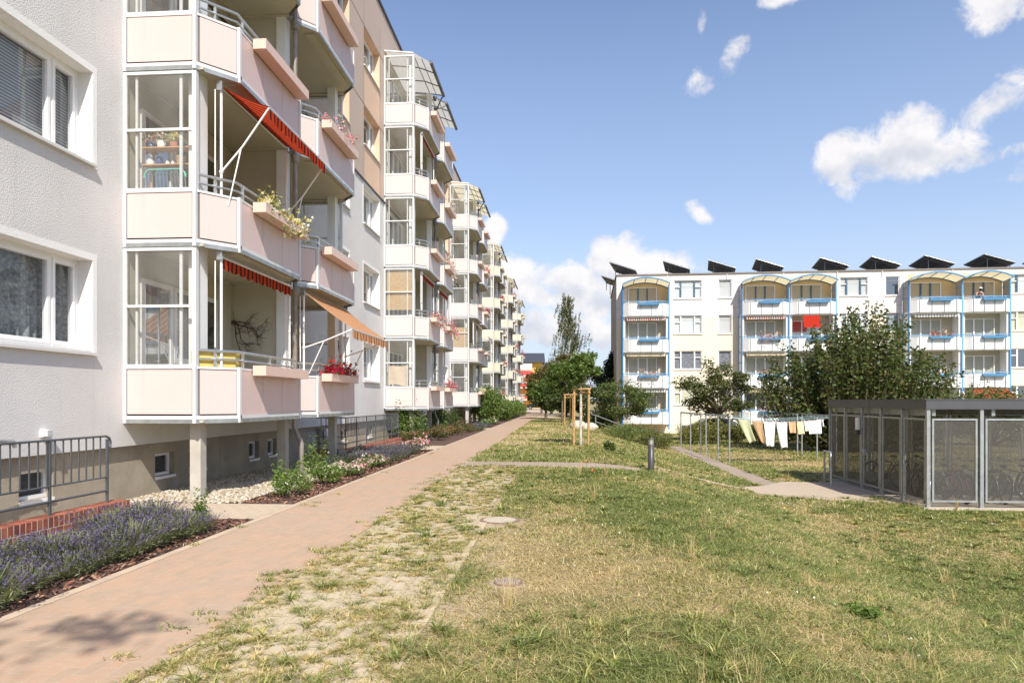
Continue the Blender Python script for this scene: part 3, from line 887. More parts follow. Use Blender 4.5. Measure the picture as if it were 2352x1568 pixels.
# ---- one balcony (local origin: balcony edge on the wall, underside of its slab)
PP = [(0.0, 0.0), (1.2, 0.0), (1.67, 0.53), (1.67, 3.11), (1.2, 3.64)]
CL = 3.64
def inset(poly, d):
    return [(max(0, x - (d if x > .5 else 0)), y) for (x, y) in poly]
def slab_mb(top):
    b = MB()
    b.prism([(0.013, .02)] + [(x - .02, y + (.02 if y < 1 else -.02)) for (x, y) in PP[1:]] + [(0.013, CL - .02)], .035, .19, 0)
    # downstand ribs make the soffit coffered
    b.box(.02, 1.3, .03, .16, .0, .034, 0); b.box(.02, 1.3, CL - .16, CL - .03, .0, .034, 0); b.box(1.32, 1.55, .62, CL - .62, .0, .034, 0)
    for i in range(1, 5):
        a, c = PP[i - 1] if i else PP[0], PP[i]
        b.wallseg(a, c, -.012, .055, .012, 1)                 # steel edge channel
        b.wallseg(a, c, .055, .108, .010, 2)
        b.wallseg(a, c, .855, .89, .030, 2, -1)              # aluminium top profile
    for (x, y) in PP[1:4]:
        b.box(x - .038, x + .010, y - .036, y + .036, -.01, .90, 2)
    b.box(-.0, .05, -.012, .05, -.01, .90, 2)
    return b
def panel_mb(a, c, inner=.05):
    dx, dy = c[0] - a[0], c[1] - a[1]; L = math.hypot(dx, dy); ux, uy = dx / L, dy / L
    m = MB(); e = .012
    m.wallseg((a[0] + ux * (inner + e), a[1] + uy * (inner + e)), (c[0] - ux * (inner + e), c[1] - uy * (inner + e)), .134, .838, .012, 0, -1)
    nx, ny = uy * .02, -ux * .02
    m.wallseg((a[0] + ux * (inner - .02) - nx, a[1] + uy * (inner - .02) - ny), (c[0] - ux * (inner - .02) - nx, c[1] - uy * (inner - .02) - ny), .10, .852, .004, 1, -1)
    return m
def rail_mb():
    m = MB()
    q = [(1.13, .02), (1.60, .56), (1.60, 3.08), (1.13, 3.62)]
    for z, r in ((1.155, .024), (1.02, .018)):
        m.tube([(x, y, z) for (x, y) in q], r, 8)
    for (x, y) in ((1.36, .30), (1.60, .75), (1.60, 1.83), (1.60, 2.9), (1.36, 3.34)):
        m.box(x - .02, x + .02, y - .02, y + .02, .86, 1.155)
    return m
def glaz_mb(h1=2.78):
    f = MB(); y0, y1 = .0, .045
    f.box(.0, .05, y0, y1, .892, h1); f.box(1.14, 1.205, y0 - .01, y1 + .03, .892, h1)
    f.box(.05, 1.14, y0, y1, .892, .925); f.box(.05, 1.14, y0, y1, h1 - .05, h1); f.box(.05, 1.14, y0 - .004, y1, 1.83, 1.87)
    f.box(.17, .205, y0 + .05, y1 + .03, .925, h1 - .05)
    f.box(.90, .945, y0 + .05, y1 + .03, .925, h1 - .05)
    g = MB(); g.quad((.05, .02, .925), (1.14, .02, .925), (1.14, .02, 1.83), (.05, .02, 1.83)); g.quad((.05, .02, 1.87), (1.14, .02, 1.87), (1.14, .02, h1 - .05), (.05, .02, h1 - .05))
    return f, g
def planter_mb():
    m = MB()
    m.box(1.69, 1.72, .95, 2.95, .78, .95); m.box(1.89, 1.92, .95, 2.95, .78, .95)
    m.box(1.72, 1.89, .95, .98, .78, .95); m.box(1.72, 1.89, 2.92, 2.95, .78, .95); m.box(1.72, 1.89, .98, 2.92, .78, .81)
    m.box(1.72, 1.89, .98, 2.92, .89, .91, 1); m.box(1.68, 1.70, 1.2, 1.24, .79, .94, 2)
    return m
def backwin_mb():
    f = MB(); g = MB()
    for (a, b, z0, z1) in ((.42, 1.32, .22, 2.38), (1.36, 2.9, 1.02, 2.38)):
        f.box(.013, .055, a, a + .08, z0, z1); f.box(.013, .055, b - .08, b, z0, z1); f.box(.013, .055, a + .08, b - .08, z1 - .08, z1); f.box(.013, .055, a + .08, b - .08, z0, z0 + .1)
        if b - a > 1.2: f.box(.013, .057, (a + b) / 2 - .06, (a + b) / 2 + .06, z0 + .1, z1 - .08)
        g.quad((.03, a + .08, z0 + .1), (.03, b - .08, z0 + .1), (.03, b - .08, z1 - .08), (.03, a + .08, z1 - .08))
    bk = MB(); bk.box(.0125, .013, .02, CL - .02, .19, 2.79)
    return f, g, bk
def lining_mb():
    m = MB(); m.box(.0125, .016, .02, CL - .0, .19, 2.78); return m
SOILP = M('potting_soil', (.05, .035, .025), .95, .2, 20)
CANOPY_I = stripemat('ivory_canopy_sheet', (.74, .68, .50), (.60, .52, .36), 1, .5, .8, .6)
REFLECT = glassmat('door_glass', (.25, .27, .28), .25)
def mset(mb_fn, name, mats):
    a = mb_fn
    return a.mesh(name, mats), a.mirror_y(CL).mesh(name, mats)
gf, gg = glaz_mb(); gft, ggt = glaz_mb(2.86)
bf, bg, _ = backwin_mb()
S = {}
S['slab'] = mset(slab_mb(False), 'balcony', [CREAM, STEEL, FRAME])
for nm, mat, mp in (('pink', PINK, ROSE), ('rose', PINK_F, ROSE), ('ivory', IVORY, IVORY_P)):
    S['side_' + nm] = mset(panel_mb(PP[0], PP[1], .055), 'side_panel', [mat, GAP])
    S['corner_' + nm] = mset(panel_mb(PP[1], PP[2]), 'corner_panel', [mat, GAP])
    S['corner2_' + nm] = mset(panel_mb(PP[3], PP[4]), 'corner_panel', [mat, GAP])
    for i in range(3):
        y = PP[2][1] + .03; st = (PP[3][1] - PP[2][1] - .06) / 3
        m = MB(); m.box(1.652, 1.664, y + i * st + .007, y + (i + 1) * st - .007, .06, .875); m.box(1.632, 1.636, y + i * st, y + (i + 1) * st - .001, .06, .87, 1)
        S['front%d_%s' % (i, nm)] = mset(m, 'front_panel', [mat, GAP])
    S['planter_' + nm] = mset(planter_mb(), 'planter_box', [mp, SOILP, STEEL])
S['rail'] = mset(rail_mb(), 'railing', [ALU])
S['glaz'] = mset(gf, 'glazing_frame', [FRAME]); S['glass'] = mset(gg, 'side_glass', [GLASS_S])
S['bwin'] = mset(bf, 'balcony_window', [PVC]); S['bglass'] = mset(bg, 'window_glass', [REFLECT])
S['lining'] = mset(lining_mb(), 'back_wall', [LOGG])

def balcony(mod, side, k, ground=0.0):
    nm = 'pink' if mod == 0 else ('rose' if mod < 3 else 'ivory')
    z = ZB + FH * k
    o = put('balcony', S['slab'][side], HL, (0, mod * MOD + (CL if side else 0), z))
    # the mirrored half sits on the far side of the pair; its mesh is mirrored about y = CL, so shift back
    if side: o.location.y = mod * MOD
    def add(key, name): return put(name, S[key][side], o)
    add('side_' + nm, 'side_panel'); add('corner_' + nm, 'corner_panel'); add('corner2_' + nm, 'corner_panel')
    for i in range(3): add('front%d_%s' % (i, nm), 'front_panel')
    add('rail', 'railing'); add('planter_' + nm, 'planter_box')
    add('glaz', 'glazing_frame'); add('glass', 'side_glass')
    add('lining', 'back_wall'); add('bwin', 'balcony_window'); add('bglass', 'window_glass')
    return o
BALC = {}
for mod in range(NM):
    for side in (0, 1):
        for k in range(5):
            BALC[(mod, side, k)] = balcony(mod, side, k)
    y = mod * MOD
    pa = MB(); pa.box(.02, 1.0, y + CL - .06, y + CL + .06, ZB + .19, ZB + 5 * FH - .02)
    pa.build('partition', LOGG, HL)
    for yy, xx in ((y + .34, 1.05), (y + CL, 1.10), (y + 2 * CL - .34, 1.05)):
        c = MB(); c.box(xx - .09, xx + .09, yy - .09, yy + .09, -.05, ZB - .012)
        c.build('post', CONC, HL)
        c = MB(); c.box(xx - .10, xx + .10, yy - .11, yy + .11, ZB + .19, ZB + 5 * FH + .1)
        c.build('column', WHITE, HL)
    dp = MB()
    dp.tube([(1.36, y + CL, ZB + 5 * FH - .55), (1.36, y + CL, ZB - .05), (1.34, y + CL, ZB - .2), (1.5, y + CL, ZB - .55), (1.5, y + CL, .0)], .05, 10)
    for k in range(5): dp.lathe([(.056, -.06), (.075, -.05), (.075, .0), (.1, .08), (.1, .11)], (1.36, y + CL, ZB + FH * (k + 1) - .18), 12)
    dp.build('downpipe', DARKPIPE if mod else BROWNPIPE, HL)
    # bent glass canopy over the top pair
    for side in (0, 1):
        fr = MB(); gl = MB(); gu = MB(); ti = MB()
        za = ZB + 5 * FH
        prof = [(0.02, za + .17), (1.15, za + .05), (1.76, za - .19)]
        ys = [y + (0 if not side else CL + .05), y + (CL - .05 if not side else 2 * CL)]
        nb = 3
        for i in range(nb + 1):
            yy = ys[0] + (ys[1] - ys[0]) * i / nb
            end = (i == 0 and side == 0) or (i == nb and side == 1)
            if end:
                xo = 0.28
                fr.tube([(prof[0][0], yy, prof[0][1]), (prof[1][0], yy, prof[1][1]), (prof[1][0] + .02, yy, prof[1][1] - .02)], .032, 6)
            else:
                fr.tube([(a, yy if j < 2 else min(max(yy, ys[0] + .33), ys[1] - .33), b) for j, (a, b) in enumerate(prof)], .022, 6, 1)
        for (a, b) in prof[:2]:
            fr.tube([(a, ys[0], b), (a, ys[1], b)], .03, 6, 0)
        for j in range(1, 2):
            q0, q1 = prof[1], prof[2]; t = j / 2
            fr.tube([(q0[0] + (q1[0] - q0[0]) * t, ys[0] + .25, q0[1] + (q1[1] - q0[1]) * t), (q0[0] + (q1[0] - q0[0]) * t, ys[1] - .25, q0[1] + (q1[1] - q0[1]) * t)], .014, 5, 1)
        e0 = ys[0] + .33; e1 = ys[1] - .33
        gl.quad((prof[0][0], ys[0], prof[0][1] + .02), (prof[1][0], ys[0], prof[1][1] + .02), (prof[1][0], ys[1], prof[1][1] + .02), (prof[0][0], ys[1], prof[0][1] + .02))
        gl.quad((prof[1][0], ys[0], prof[1][1] + .02), (prof[2][0], e0, prof[2][1] + .02), (prof[2][0], e1, prof[2][1] + .02), (prof[1][0], ys[1], prof[1][1] + .02))
        o = fr.build('canopy', [WHITE, DARKPIPE], HL)
        gl.build('canopy_glass', CANOPY if mod < 2 else CANOPY_I, o)
        gu.tube([(prof[2][0] + .05, e0 - .05, prof[2][1]), (prof[2][0] + .05, e1 + .05, prof[2][1])], .07, 8)
        gu.tube([(prof[2][0] + .05, e1 if side == 0 else e0, prof[2][1]), (prof[2][0] - .05, e1 if side == 0 else e0, prof[2][1] - .16), (1.45, y + CL, prof[2][1] - .42), (1.38, y + CL, prof[2][1] - .5)], .028, 6)
        gu.build('gutter', DARKPIPE, o)
        if True:   # side glazing of the top floor reaches up to the canopy
            pass

# ---- awnings (parts of the left house)
RED_AWN = stripemat('red_orange_awning', (.62, .07, .02), (.10, .02, .02), 1, .15, .58, .45)
ORA_AWN = stripemat('orange_awning', (.84, .50, .27), (.42, .10, .05), 1, .22, .72, .45)
PLAIN_AWN = stripemat('pale_awning', (.75, .62, .5), (.6, .3, .25), 1, .3, .8, .4)
def valance(mb, x, z, y0, y1, h=.19, per=.26, mi=0, tilt=.0):
    n = int((y1 - y0) / .026); v = []; f = []
    for i in range(n + 1):
        y = y0 + (y1 - y0) * i / n
        dz = h * (.78 + .22 * abs(math.sin(math.pi * (y - y0) / per)))
        dx = .012 * math.sin(2 * math.pi * (y - y0) / per * .5)
        v += [(x, y, z), (x + dx + tilt, y, z - dz)]
    for i in range(n): f.append((2 * i, 2 * i + 2, 2 * i + 3, 2 * i + 1))
    mb._add(v, f, mi, True)
def awning(mod, y0, y1, zr, ext, drop, mat, label=None, arms=True, zp=None, retracted=False, poles=True):
    yb = mod * MOD
    o = MB()
    xr = 1.42
    o.tube([(xr, yb + y0 - .05, zr), (xr, yb + y1 + .05, zr)], .035, 8)
    for yy in (y0 - .04, y1 + .04): o.box(xr - .05, xr + .04, yb + yy - .02, yb + yy + .02, zr - .06, zr + .09)
    if not retracted: o.tube([(xr + ext, yb + y0, zr - drop), (xr + ext, yb + y1, zr - drop)], .018, 8)
    root = o.build('awning', ALU, HL)
    if label: root['label'] = label
    fb = MB()
    if retracted:
        valance(fb, xr + .02, zr - .02, yb + y0, yb + y1, .2, .27)
    else:
        n, m = 8, 36; v = []; f = []
        for i in range(n + 1):
            t = i / n
            for j in range(m + 1):
                y = yb + y0 + (y1 - y0) * j / m
                v.append((xr + ext * t, y, zr + .03 - drop * t - .05 * math.sin(math.pi * t) * (0.6 + .4 * math.sin(j * .9) * .1)))
        for i in range(n):
            for j in range(m):
                a = i * (m + 1) + j; f.append((a, a + m + 1, a + m + 2, a + 1))
        fb._add(v, f, 0, True)
    fb.build('awning_fabric', mat, root)
    if not retracted:
        vb = MB(); valance(vb, xr + ext + .012, zr - drop, yb + y0, yb + y1, .2, .27)
        vb.build('valance', mat, root)
    if arms:
        zp = zp if zp else zr - 1.2
        for yy in (y0, y1):
            am = MB()
            if not retracted:
                am.tube([(xr, yb + yy, zp), (xr + ext * .45, yb + yy, zp + (zr - drop - zp) * .40), (xr + ext, yb + yy, zr - drop)], .016, 6)
                am.tube([(xr + ext * .42, yb + yy, zp + (zr - drop - zp) * .38), (xr + .12, yb + yy, zp - .55)], .012, 6)
            am.ball((xr, yb + yy, zp), .035)
            am.build('awning_arm', WHITE if mod == 0 else STEEL, root)
        if poles:
            for yy in (y0, y1):
                pm = MB(); pm.tube([(xr, yb + yy, zr - .05), (xr, yb + yy, zr - 1.9)], .022, 8); pm.build('awning_pole', WHITE, root)
            pm = MB(); pm.tube([(xr - .02, yb + y0 - .16, zr - .1), (xr - .02, yb + y0 - .16, zr - 1.15), (xr - .0, yb + y0 - .2, zr - 1.25), (xr - .0, yb + y0 - .2, zr - 1.5)], .010, 6)
            pm.build('crank', WHITE, root)
awning(0, .38, 3.02, ZB + 2 * FH - .14, .80, .36, RED_AWN, 'red striped awning let out above the balcony', zp=5.34)
awning(0, .38, 3.20, ZB + FH - .10, 0, 0, RED_AWN, 'rolled up awning with a scalloped red valance', retracted=True, zp=ZB + 1.15)
awning(0, 3.98, 6.85, ZB + FH - .12, 1.06, .80, ORA_AWN, 'faded orange striped awning let out steeply', zp=2.75)
awning(1, .45, 3.0, ZB + 2 * FH - .14, 0, 0, RED_AWN, retracted=True)
awning(1, 4.2, 6.7, ZB + 2 * FH - .14, 0, 0, RED_AWN, retracted=True)
awning(1, .45, 3.0, ZB + 4 * FH - .14, 0, 0, RED_AWN, retracted=True)
awning(2, .6, 3.2, ZB + 2 * FH - .14, .95, 1.0, PLAIN_AWN)
# bamboo roller blinds and a hung cloth behind side glass
for (mod, k, z0, z1, mat, nm) in ((1, 1, 1.15, 2.72, BAMBOO, 'bamboo_blind'), (2, 1, .95, 2.2, BAMBOO, 'bamboo_blind')):
    m = MB()
    nsl = int((z1 - z0) / .02)
    for i in range(nsl): m.box(.08, 1.1, .085, .095, z0 + i * .02, z0 + i * .02 + .017)
    m.build(nm, mat, BALC[(mod, 0, k)])
n = 30; v = []; f = []
for i in range(n + 1):
    for j in range(9):
        t, u = i / n, j / 8
        v.append((.14 + .76 * t, .09 + .015 * math.sin(9 * t + 2 * u), 0.98 + .80 * u - .05 * math.sin(math.pi * t) * u + .04 * (1 - u) * math.sin(5 * t)))
for i in range(n):
    for j in range(8):
        a = i * 9 + j; f.append((a, a + 9, a + 10, a + 1))
m = MB(); m._add(v, f, 0, True)
hc = m.build('hanging_cloth', CLOTH, loc=(WX, Y0 + MOD, ZB))
tag(hc, 'plain beige cloth hung inside the lowest glazed side of the second balcony stack', 'cloth')
# yellow privacy screen fixed behind the rail of the lowest near balcony
m = MB(); m.wallseg((1.10, .05), (1.56, .58), 0.895, 1.14, .006, 0, -1); m.wallseg((1.56, .58), (1.56, .75), 0.895, 1.14, .006, 0, -1)
m.build('privacy_screen', M('yellow_screen', (.66, .50, .14), .7, .06, 3), BALC[(0, 0, 0)])

# ------------------------------------------------------------------ right house: four storeys, blue steel balconies
HRO = (4.49, 55.15); HRB = -R(2.12)
HR = empty('apartment_block', (HRO[0], HRO[1], 0), HRB)
tag(HR, 'white four storey apartment block with blue framed balconies and arched canopies', 'apartment block')
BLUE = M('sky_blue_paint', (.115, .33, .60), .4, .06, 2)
BLUE_SHADE = M('shaded_blue_paint', (.06, .19, .40), .4, .06, 2)  # darker copy of the balcony blue, shade put into the colour
RW_LO = M('cream_render', (.73, .655, .52), .9, .04, .25, bump=.004, bs=40, streak=.10)
RW_UP = M('pinkish_white_render', (.74, .685, .65), .9, .04, .25, bump=.004, bs=40, streak=.08)
GABLE = M('grey_beige_gable', (.46, .41, .36), .9, .06, .25, bump=.004, bs=40, streak=.12)
OCHRE = M('ochre_balcony_wall', (.66, .49, .27), .9, .04, .6)
SIDING = M('white_siding', (.80, .79, .77), .5, .03, 1)
SEAM = M('grey_seam', (.38, .36, .34), .8, .05, 3)
ZF = [-.17 + 2.8 * i for i in range(4)]
RWIN = [(4.5, 6.67), (7.95, 8.98), (17.11, 19.2), (20.47, 21.49), (29.4, 31.5), (33.0, 34.1)]
HTOP = 11.62; LEN = 46.0; DEP = 12.0
rh = [(a, b, z + 1.50, z + 2.93 + .02) for (a, b) in RWIN for z in ZF]
def punched_y(mb, x0, x1, z0, z1, holes, mi, y=0.0, depth=.14, rev=None):
    hs = [h for h in holes if h[1] > x0 and h[0] < x1 and h[3] > z0 and h[2] < z1]
    xc = sorted({x0, x1} | {min(max(q, x0), x1) for h in hs for q in h[:2]}); zc = sorted({z0, z1} | {min(max(q, z0), z1) for h in hs for q in h[2:]})
    for i in range(len(xc) - 1):
        for j in range(len(zc) - 1):
            cx, cz = (xc[i] + xc[i + 1]) / 2, (zc[j] + zc[j + 1]) / 2
            if any(h[0] < cx < h[1] and h[2] < cz < h[3] for h in hs): continue
            mb.quad((xc[i], y, zc[j]), (xc[i + 1], y, zc[j]), (xc[i + 1], y, zc[j + 1]), (xc[i], y, zc[j + 1]), mi)
    for (a, b, c, d) in hs:
        r = mi if rev is None else rev; Y = y + depth
        mb.quad((a, y, c), (a, y, d), (a, Y, d), (a, Y, c), r); mb.quad((b, Y, c), (b, Y, d), (b, y, d), (b, y, c), r)
        mb.quad((a, y, d), (b, y, d), (b, Y, d), (a, Y, d), r); mb.quad((a, Y, c), (b, Y, c), (b, y, c), (a, y, c), r)
ZU = 8.20
m = MB(); punched_y(m, 0, LEN, -1.2, ZU, rh, 0); m.build('wall', [RW_LO], HR)
m = MB(); punched_y(m, 0, LEN, ZU, HTOP, rh, 0)
for z in (ZU + .0, ZU + .75, 10.85):
    m.box(-.004, LEN, -.004, .003, z - .012, z + .012, 1)
for x in (2.35, 4.35, 6.9, 8.2, 9.15, 12, 16.8, 19.5, 21.7, 25.4, 29.1): m.box(x - .008, x + .008, -.0045, .003, 10.862, HTOP, 1)
m.build('upper_wall', [RW_UP, SEAM], HR)
m = MB(); m.quad((0, DEP, -1.2), (0, 0, -1.2), (0, 0, HTOP), (0, DEP, HTOP)); m.quad((LEN, 0, -1.2), (LEN, DEP, -1.2), (LEN, DEP, HTOP), (LEN, 0, HTOP)); m.quad((LEN, DEP, -1.2), (0, DEP, -1.2), (0, DEP, HTOP), (LEN, DEP, HTOP))
for z in (2.6, 5.4, 8.2): m.box(-.004, .003, 0.01, DEP, z - .012, z + .012, 1)
m.build('gable', [GABLE, SEAM], HR)
m = MB(); m.box(-.08, LEN + .08, -.10, DEP + .08, HTOP, HTOP + .09); m.build('roof_edge', M('brown_grey_eaves', (.20, .18, .165), .6, .1, 3, metal=.3), HR)
m = MB()
for x in (4.0, 8.6, 12.9, 16.9, 20.2, 25.3): m.tube([(x, -.06, HTOP - .02), (x, -.06, HTOP - .4)], .03, 6)
m.build('scupper', PVC, HR)
# windows of the right house
FILL = {'blind': ROLL_BLIND, 'white': M('white_roller_blind', (.70, .71, .71), .8, .03, 3), 'cream': M('cream_roller_blind', (.66, .62, .47), .8, .03, 3), 'curtain': CURTAIN, 'dark': ROOM,
        'grey': M('grey_shutter', (.36, .40, .44), .7, .05, 3), 'sheer': M('dim_sheer', (.22, .22, .25), .9, .35, 9)}
BLUEF = M('petrol_window_frame', (.06, .12, .17), .4, .1, 3)
def rwin(x0, x1, z0, z1, lights, fill, y=.14, dark=False, parent=HR):
    wd, ht = x1 - x0, z1 - z0
    f = MB(); p = MB()
    f.box(0, .06, y - .07, y, 0, ht); f.box(wd - .06, wd, y - .07, y, 0, ht); f.box(.06, wd - .06, y - .07, y, 0, .06); f.box(.06, wd - .06, y - .07, y, ht - .06, ht)
    acc = .06; sp = wd - .12
    for i, l in enumerate(lights):
        a, b = acc, acc + sp * abs(l)
        if i: f.box(a - .05, a + .05, y - .075, y, .06, ht - .06, 1 if dark else 0)
        if l < 0: f.box(a + .03, b - .03, y - .072, y, ht * .62, ht * .62 + .06)
        acc = b
    f.box(-.06, wd + .06, y - .22, y - .08, -.055, -.005)
    p.quad((.06, y - .03, .06), (wd - .06, y - .03, .06), (wd - .06, y - .03, ht - .06), (.06, y - .03, ht - .06))
    o = f.build('window', [PVC, BLUEF], parent, (x0, 0, z0))
    p.build('pane', GLASS if fill != 'dark' else GLASS_D, o)
    b = MB(); b.quad((.03, y + .05, .03), (wd - .03, y + .05, .03), (wd - .03, y + .05, ht - .03), (.03, y + .05, ht - .03))
    b.build('blind' if fill in ('blind', 'white', 'cream', 'grey') else 'curtain', FILL[fill], o)  # dark fill: no curtain, a near-black sheet stands in for the unlit room
    return o
W3 = (-.24, .52, -.24); W3b = (-.22, .56, -.22)
fills = {0: ['cream', 'sheer', 'white', 'white'], 1: ['dark', 'sheer', 'blind', 'blind'], 2: ['curtain', 'dark', 'white', 'blind'], 3: ['dark', 'curtain', 'grey', 'dark'], 4: ['dark', 'dark', 'cream', 'white'], 5: ['white'] * 4}
for i, (a, b) in enumerate(RWIN):
    for j, z in enumerate(ZF):
        rwin(a, b, z + 1.50, z + 2.95, W3 if b - a > 1.5 else (1.0,), fills[i][j], dark=(j == 3))
# balconies
BLO = [(.42, 4.03), (9.5, 13.06), (13.06, 16.5), (21.7, 25.5), (25.5, 28.85), (37.0, 40.5)]
YP, YF = -1.0, -1.40
def rbalcony(a, b, k, awn=None, box=True):
    z = ZF[k]; wd = b - a
    s = MB(); s.prism([(.02, .0), (.02, YP), (.45, YF + .03), (wd - .45, YF + .03), (wd - .02, YP), (wd - .02, .0)][::-1], -.02, .14, 0)
    o = s.build('balcony', [SIDING], HR, (a, 0, z))
    def siding(p, q, name):
        m = MB()
        nrow = 6; h = .92 / nrow
        for r in range(nrow): m.wallseg(p, q, .02 + r * h, .02 + (r + 1) * h - .012, .03, 0, -1)
        dx, dy = q[0] - p[0], q[1] - p[1]; L = math.hypot(dx, dy)
        m.wallseg((p[0] + dy / L * -.008, p[1] + dx / L * .008), (q[0] + dy / L * -.008, q[1] + dx / L * .008), .03, .92, .01, 1, -1)
        m.build(name, [SIDING, SEAM], o)
    siding((.03, YP), (.47, YF), 'angled_panel'); siding((.47, YF), (wd - .47, YF), 'front_panel'); siding((wd - .47, YF), (wd - .03, YP), 'angled_panel')
    r = MB()
    for zz, rr in ((1.10, .032), (.98, .02)): r.tube([(.02, YP, zz), (.47, YF - .02, zz), (wd - .47, YF - .02, zz), (wd - .02, YP, zz)], rr, 8)
    for t in (0.03, .35, .66, .97):
        x = .5 + (wd - 1.0) * t; r.box(x - .022, x + .022, YF - .05, YF - .005, -.06, 1.1, 1)
    r.build('railing', [BLUE, STEEL], o)
    if box:
        x0 = .5 + (wd - 1) * .28; p = MB()
        p._add([(x0, YF - .06, .80), (x0 + 1.55, YF - .06, .80), (x0 + 1.55, YF - .28, .80), (x0, YF - .28, .80), (x0 - .05, YF - .06, .98), (x0 + 1.6, YF - .06, .98), (x0 + 1.6, YF - .34, .98), (x0 - .05, YF - .34, .98)],
               [(0, 1, 2, 3), (0, 4, 5, 1), (1, 5, 6, 2), (2, 6, 7, 3), (3, 7, 4, 0), (4, 7, 6, 5)])
        p.build('planter_box', BLUE, o)
    if k < 3:
        for xx in (.0, wd - .22): w_ = MB(); w_.box(xx, xx + .22, YP + .08, -.02, .14, 2.78); w_.build('side_wall', SIDING, o)
    bw = MB(); bw.box(.42 if k == 3 else .23, wd - (.03 if k == 3 else .23), -.018, -.004, .14, 3.05 if k == 3 else 2.78); bw.build('back_wall', OCHRE if k == 3 else LOGG, o)
    if awn:
        m = MB(); m.tube([(.3, YP - .12, 2.68), (wd - .3, YP - .12, 2.68)], .045, 8); ar = m.build('awning_roll', PVC, o)
        v = MB(); n = 60; vv = []; ff = []
        for i in range(n + 1):
            x = .32 + (wd - .64) * i / n; vv += [(x, YP - .16, 2.69), (x, YP - .17, 2.69 - .21 - .03 * abs(math.sin(i * .55)))]
        for i in range(n): ff.append((2 * i, 2 * i + 2, 2 * i + 3, 2 * i + 1))
        v._add(vv, ff, 0, True); v.build('valance', awn, o)
    return o
ROSTR = stripemat('red_white_valance', (.76, .72, .68), (.45, .12, .08), 0, .17, .55, .3)
CRSTR = stripemat('cream_valance', (.72, .64, .46), (.62, .52, .34), 0, .2, .6, .3)
GRSTR = stripemat('grey_white_valance', (.74, .74, .73), (.30, .30, .31), 0, .2, .55, .3)
AWN = {(0, 2): ROSTR, (0, 1): CRSTR, (0, 0): GRSTR, (1, 2): ROSTR, (1, 1): CRSTR, (1, 0): CRSTR, (3, 2): GRSTR}
DOORF = [['sheer', 'sheer', 'blind', 'white'], ['dark', 'sheer', 'grey', 'grey'], ['dark', 'sheer', 'dark', 'blind'], ['dark', 'curtain', 'grey', 'grey'], ['dark', 'sheer', 'curtain', 'white'], ['white'] * 4]
for i, (a, b) in enumerate(BLO):
    for k in range(4):
        o = rbalcony(a, b, k, AWN.get((i, k)))
        wx = a + .5 if i != 2 else a + .4
        rwin(wx, wx + 2.25, ZF[k] + .95, ZF[k] + 2.42 + (.0 if k < 3 else .0), (.34, .33, .33), DOORF[i][k], y=-.03, dark=(k == 3))
    # posts, side screens and arched canopy
    ztop = ZF[3] + 2.42
    for x, first in ((a + .02, True), (b - .02, False)):
        if i in (2, 4) and first: continue
        m = MB(); m.tube([(x, YP, -.6), (x, YP, ztop)], .062, 10); m.build('balcony_post', [BLUE if not first else BLUE_SHADE], HR)
    for x in (a, b):
        if i in (2, 4) and x == a: continue
        m = MB()
        for z0 in [ZF[k] + q for k in range(4) for q in (1.15, 1.95, 2.72)]:
            if z0 < ztop: m.box(x - .02, x + .02, YP + .06, -.02, z0 - .02, z0 + .02)
        m.tube([(x, -.10, -.4), (x, -.10, ztop)], .03, 6)
        sc = m.build('side_screen', BLUE_SHADE if x == a else BLUE, HR)
        g = MB(); g.box(x - .006, x + .006, YP + .06, -.10, ZF[3] + .12, ztop); g.build('screen_sheet', M('pale_screen_sheet', (.36, .33, .28), .5, .04, 3), sc)
    wd = b - a; n = 14
    def arch(y, rise, z0, r, mi, mb):
        mb.tube([(a + wd * t / n, y, z0 + rise * (1 - (2 * t / n - 1) ** 2)) for t in range(n + 1)], r, 6, mi)
    m = MB()
    arch(YF - .08, .45, ztop + .10, .06, 0, m); arch(-.06, .42, ztop - .05, .035, 1, m)
    for t in (0, 3.5, 7, 10.5, 14):
        x = a + wd * t / n; q = 1 - (2 * t / n - 1) ** 2
        m.tube([(x, YF - .08, ztop + .10 + .45 * q), (x, -.06, ztop - .05 + .42 * q)], .028, 6, 1 if 0 < t < 14 else 0)
    cp = m.build('canopy', [BLUE, BLUE_SHADE], HR)
    g = MB(); vv = []; ff = []
    for t in range(n + 1):
        q = 1 - (2 * t / n - 1) ** 2; x = a + wd * t / n
        vv += [(x, YF - .08, ztop + .14 + .45 * q), (x, -.02, ztop - .01 + .42 * q)]
    for t in range(n): ff.append((2 * t, 2 * t + 2, 2 * t + 3, 2 * t + 1))
    g._add(vv, ff, 0, True); g.build('canopy_sheet', stripemat('canopy_cream_sheet', (.74, .66, .44), (.74, .66, .44), 0, 1.0, .5, .55), cp)
    tw = MB(); vv = []; ff = []
    for t in range(n + 1):                                   # ochre wall up into the arch
        q = 1 - (2 * t / n - 1) ** 2; x = a + .5 + (wd - .53) * t / n; q = 1 - (2 * (x - a) / wd - 1) ** 2
        vv += [(x, -.017, ZF[3] + 2.2), (x, -.017, ztop - .08 + .42 * q)]
    for t in range(n): ff.append((2 * t, 2 * t + 2, 2 * t + 3, 2 * t + 1))
    tw._add(vv, ff); tw.build('arch_wall', OCHRE, HR)
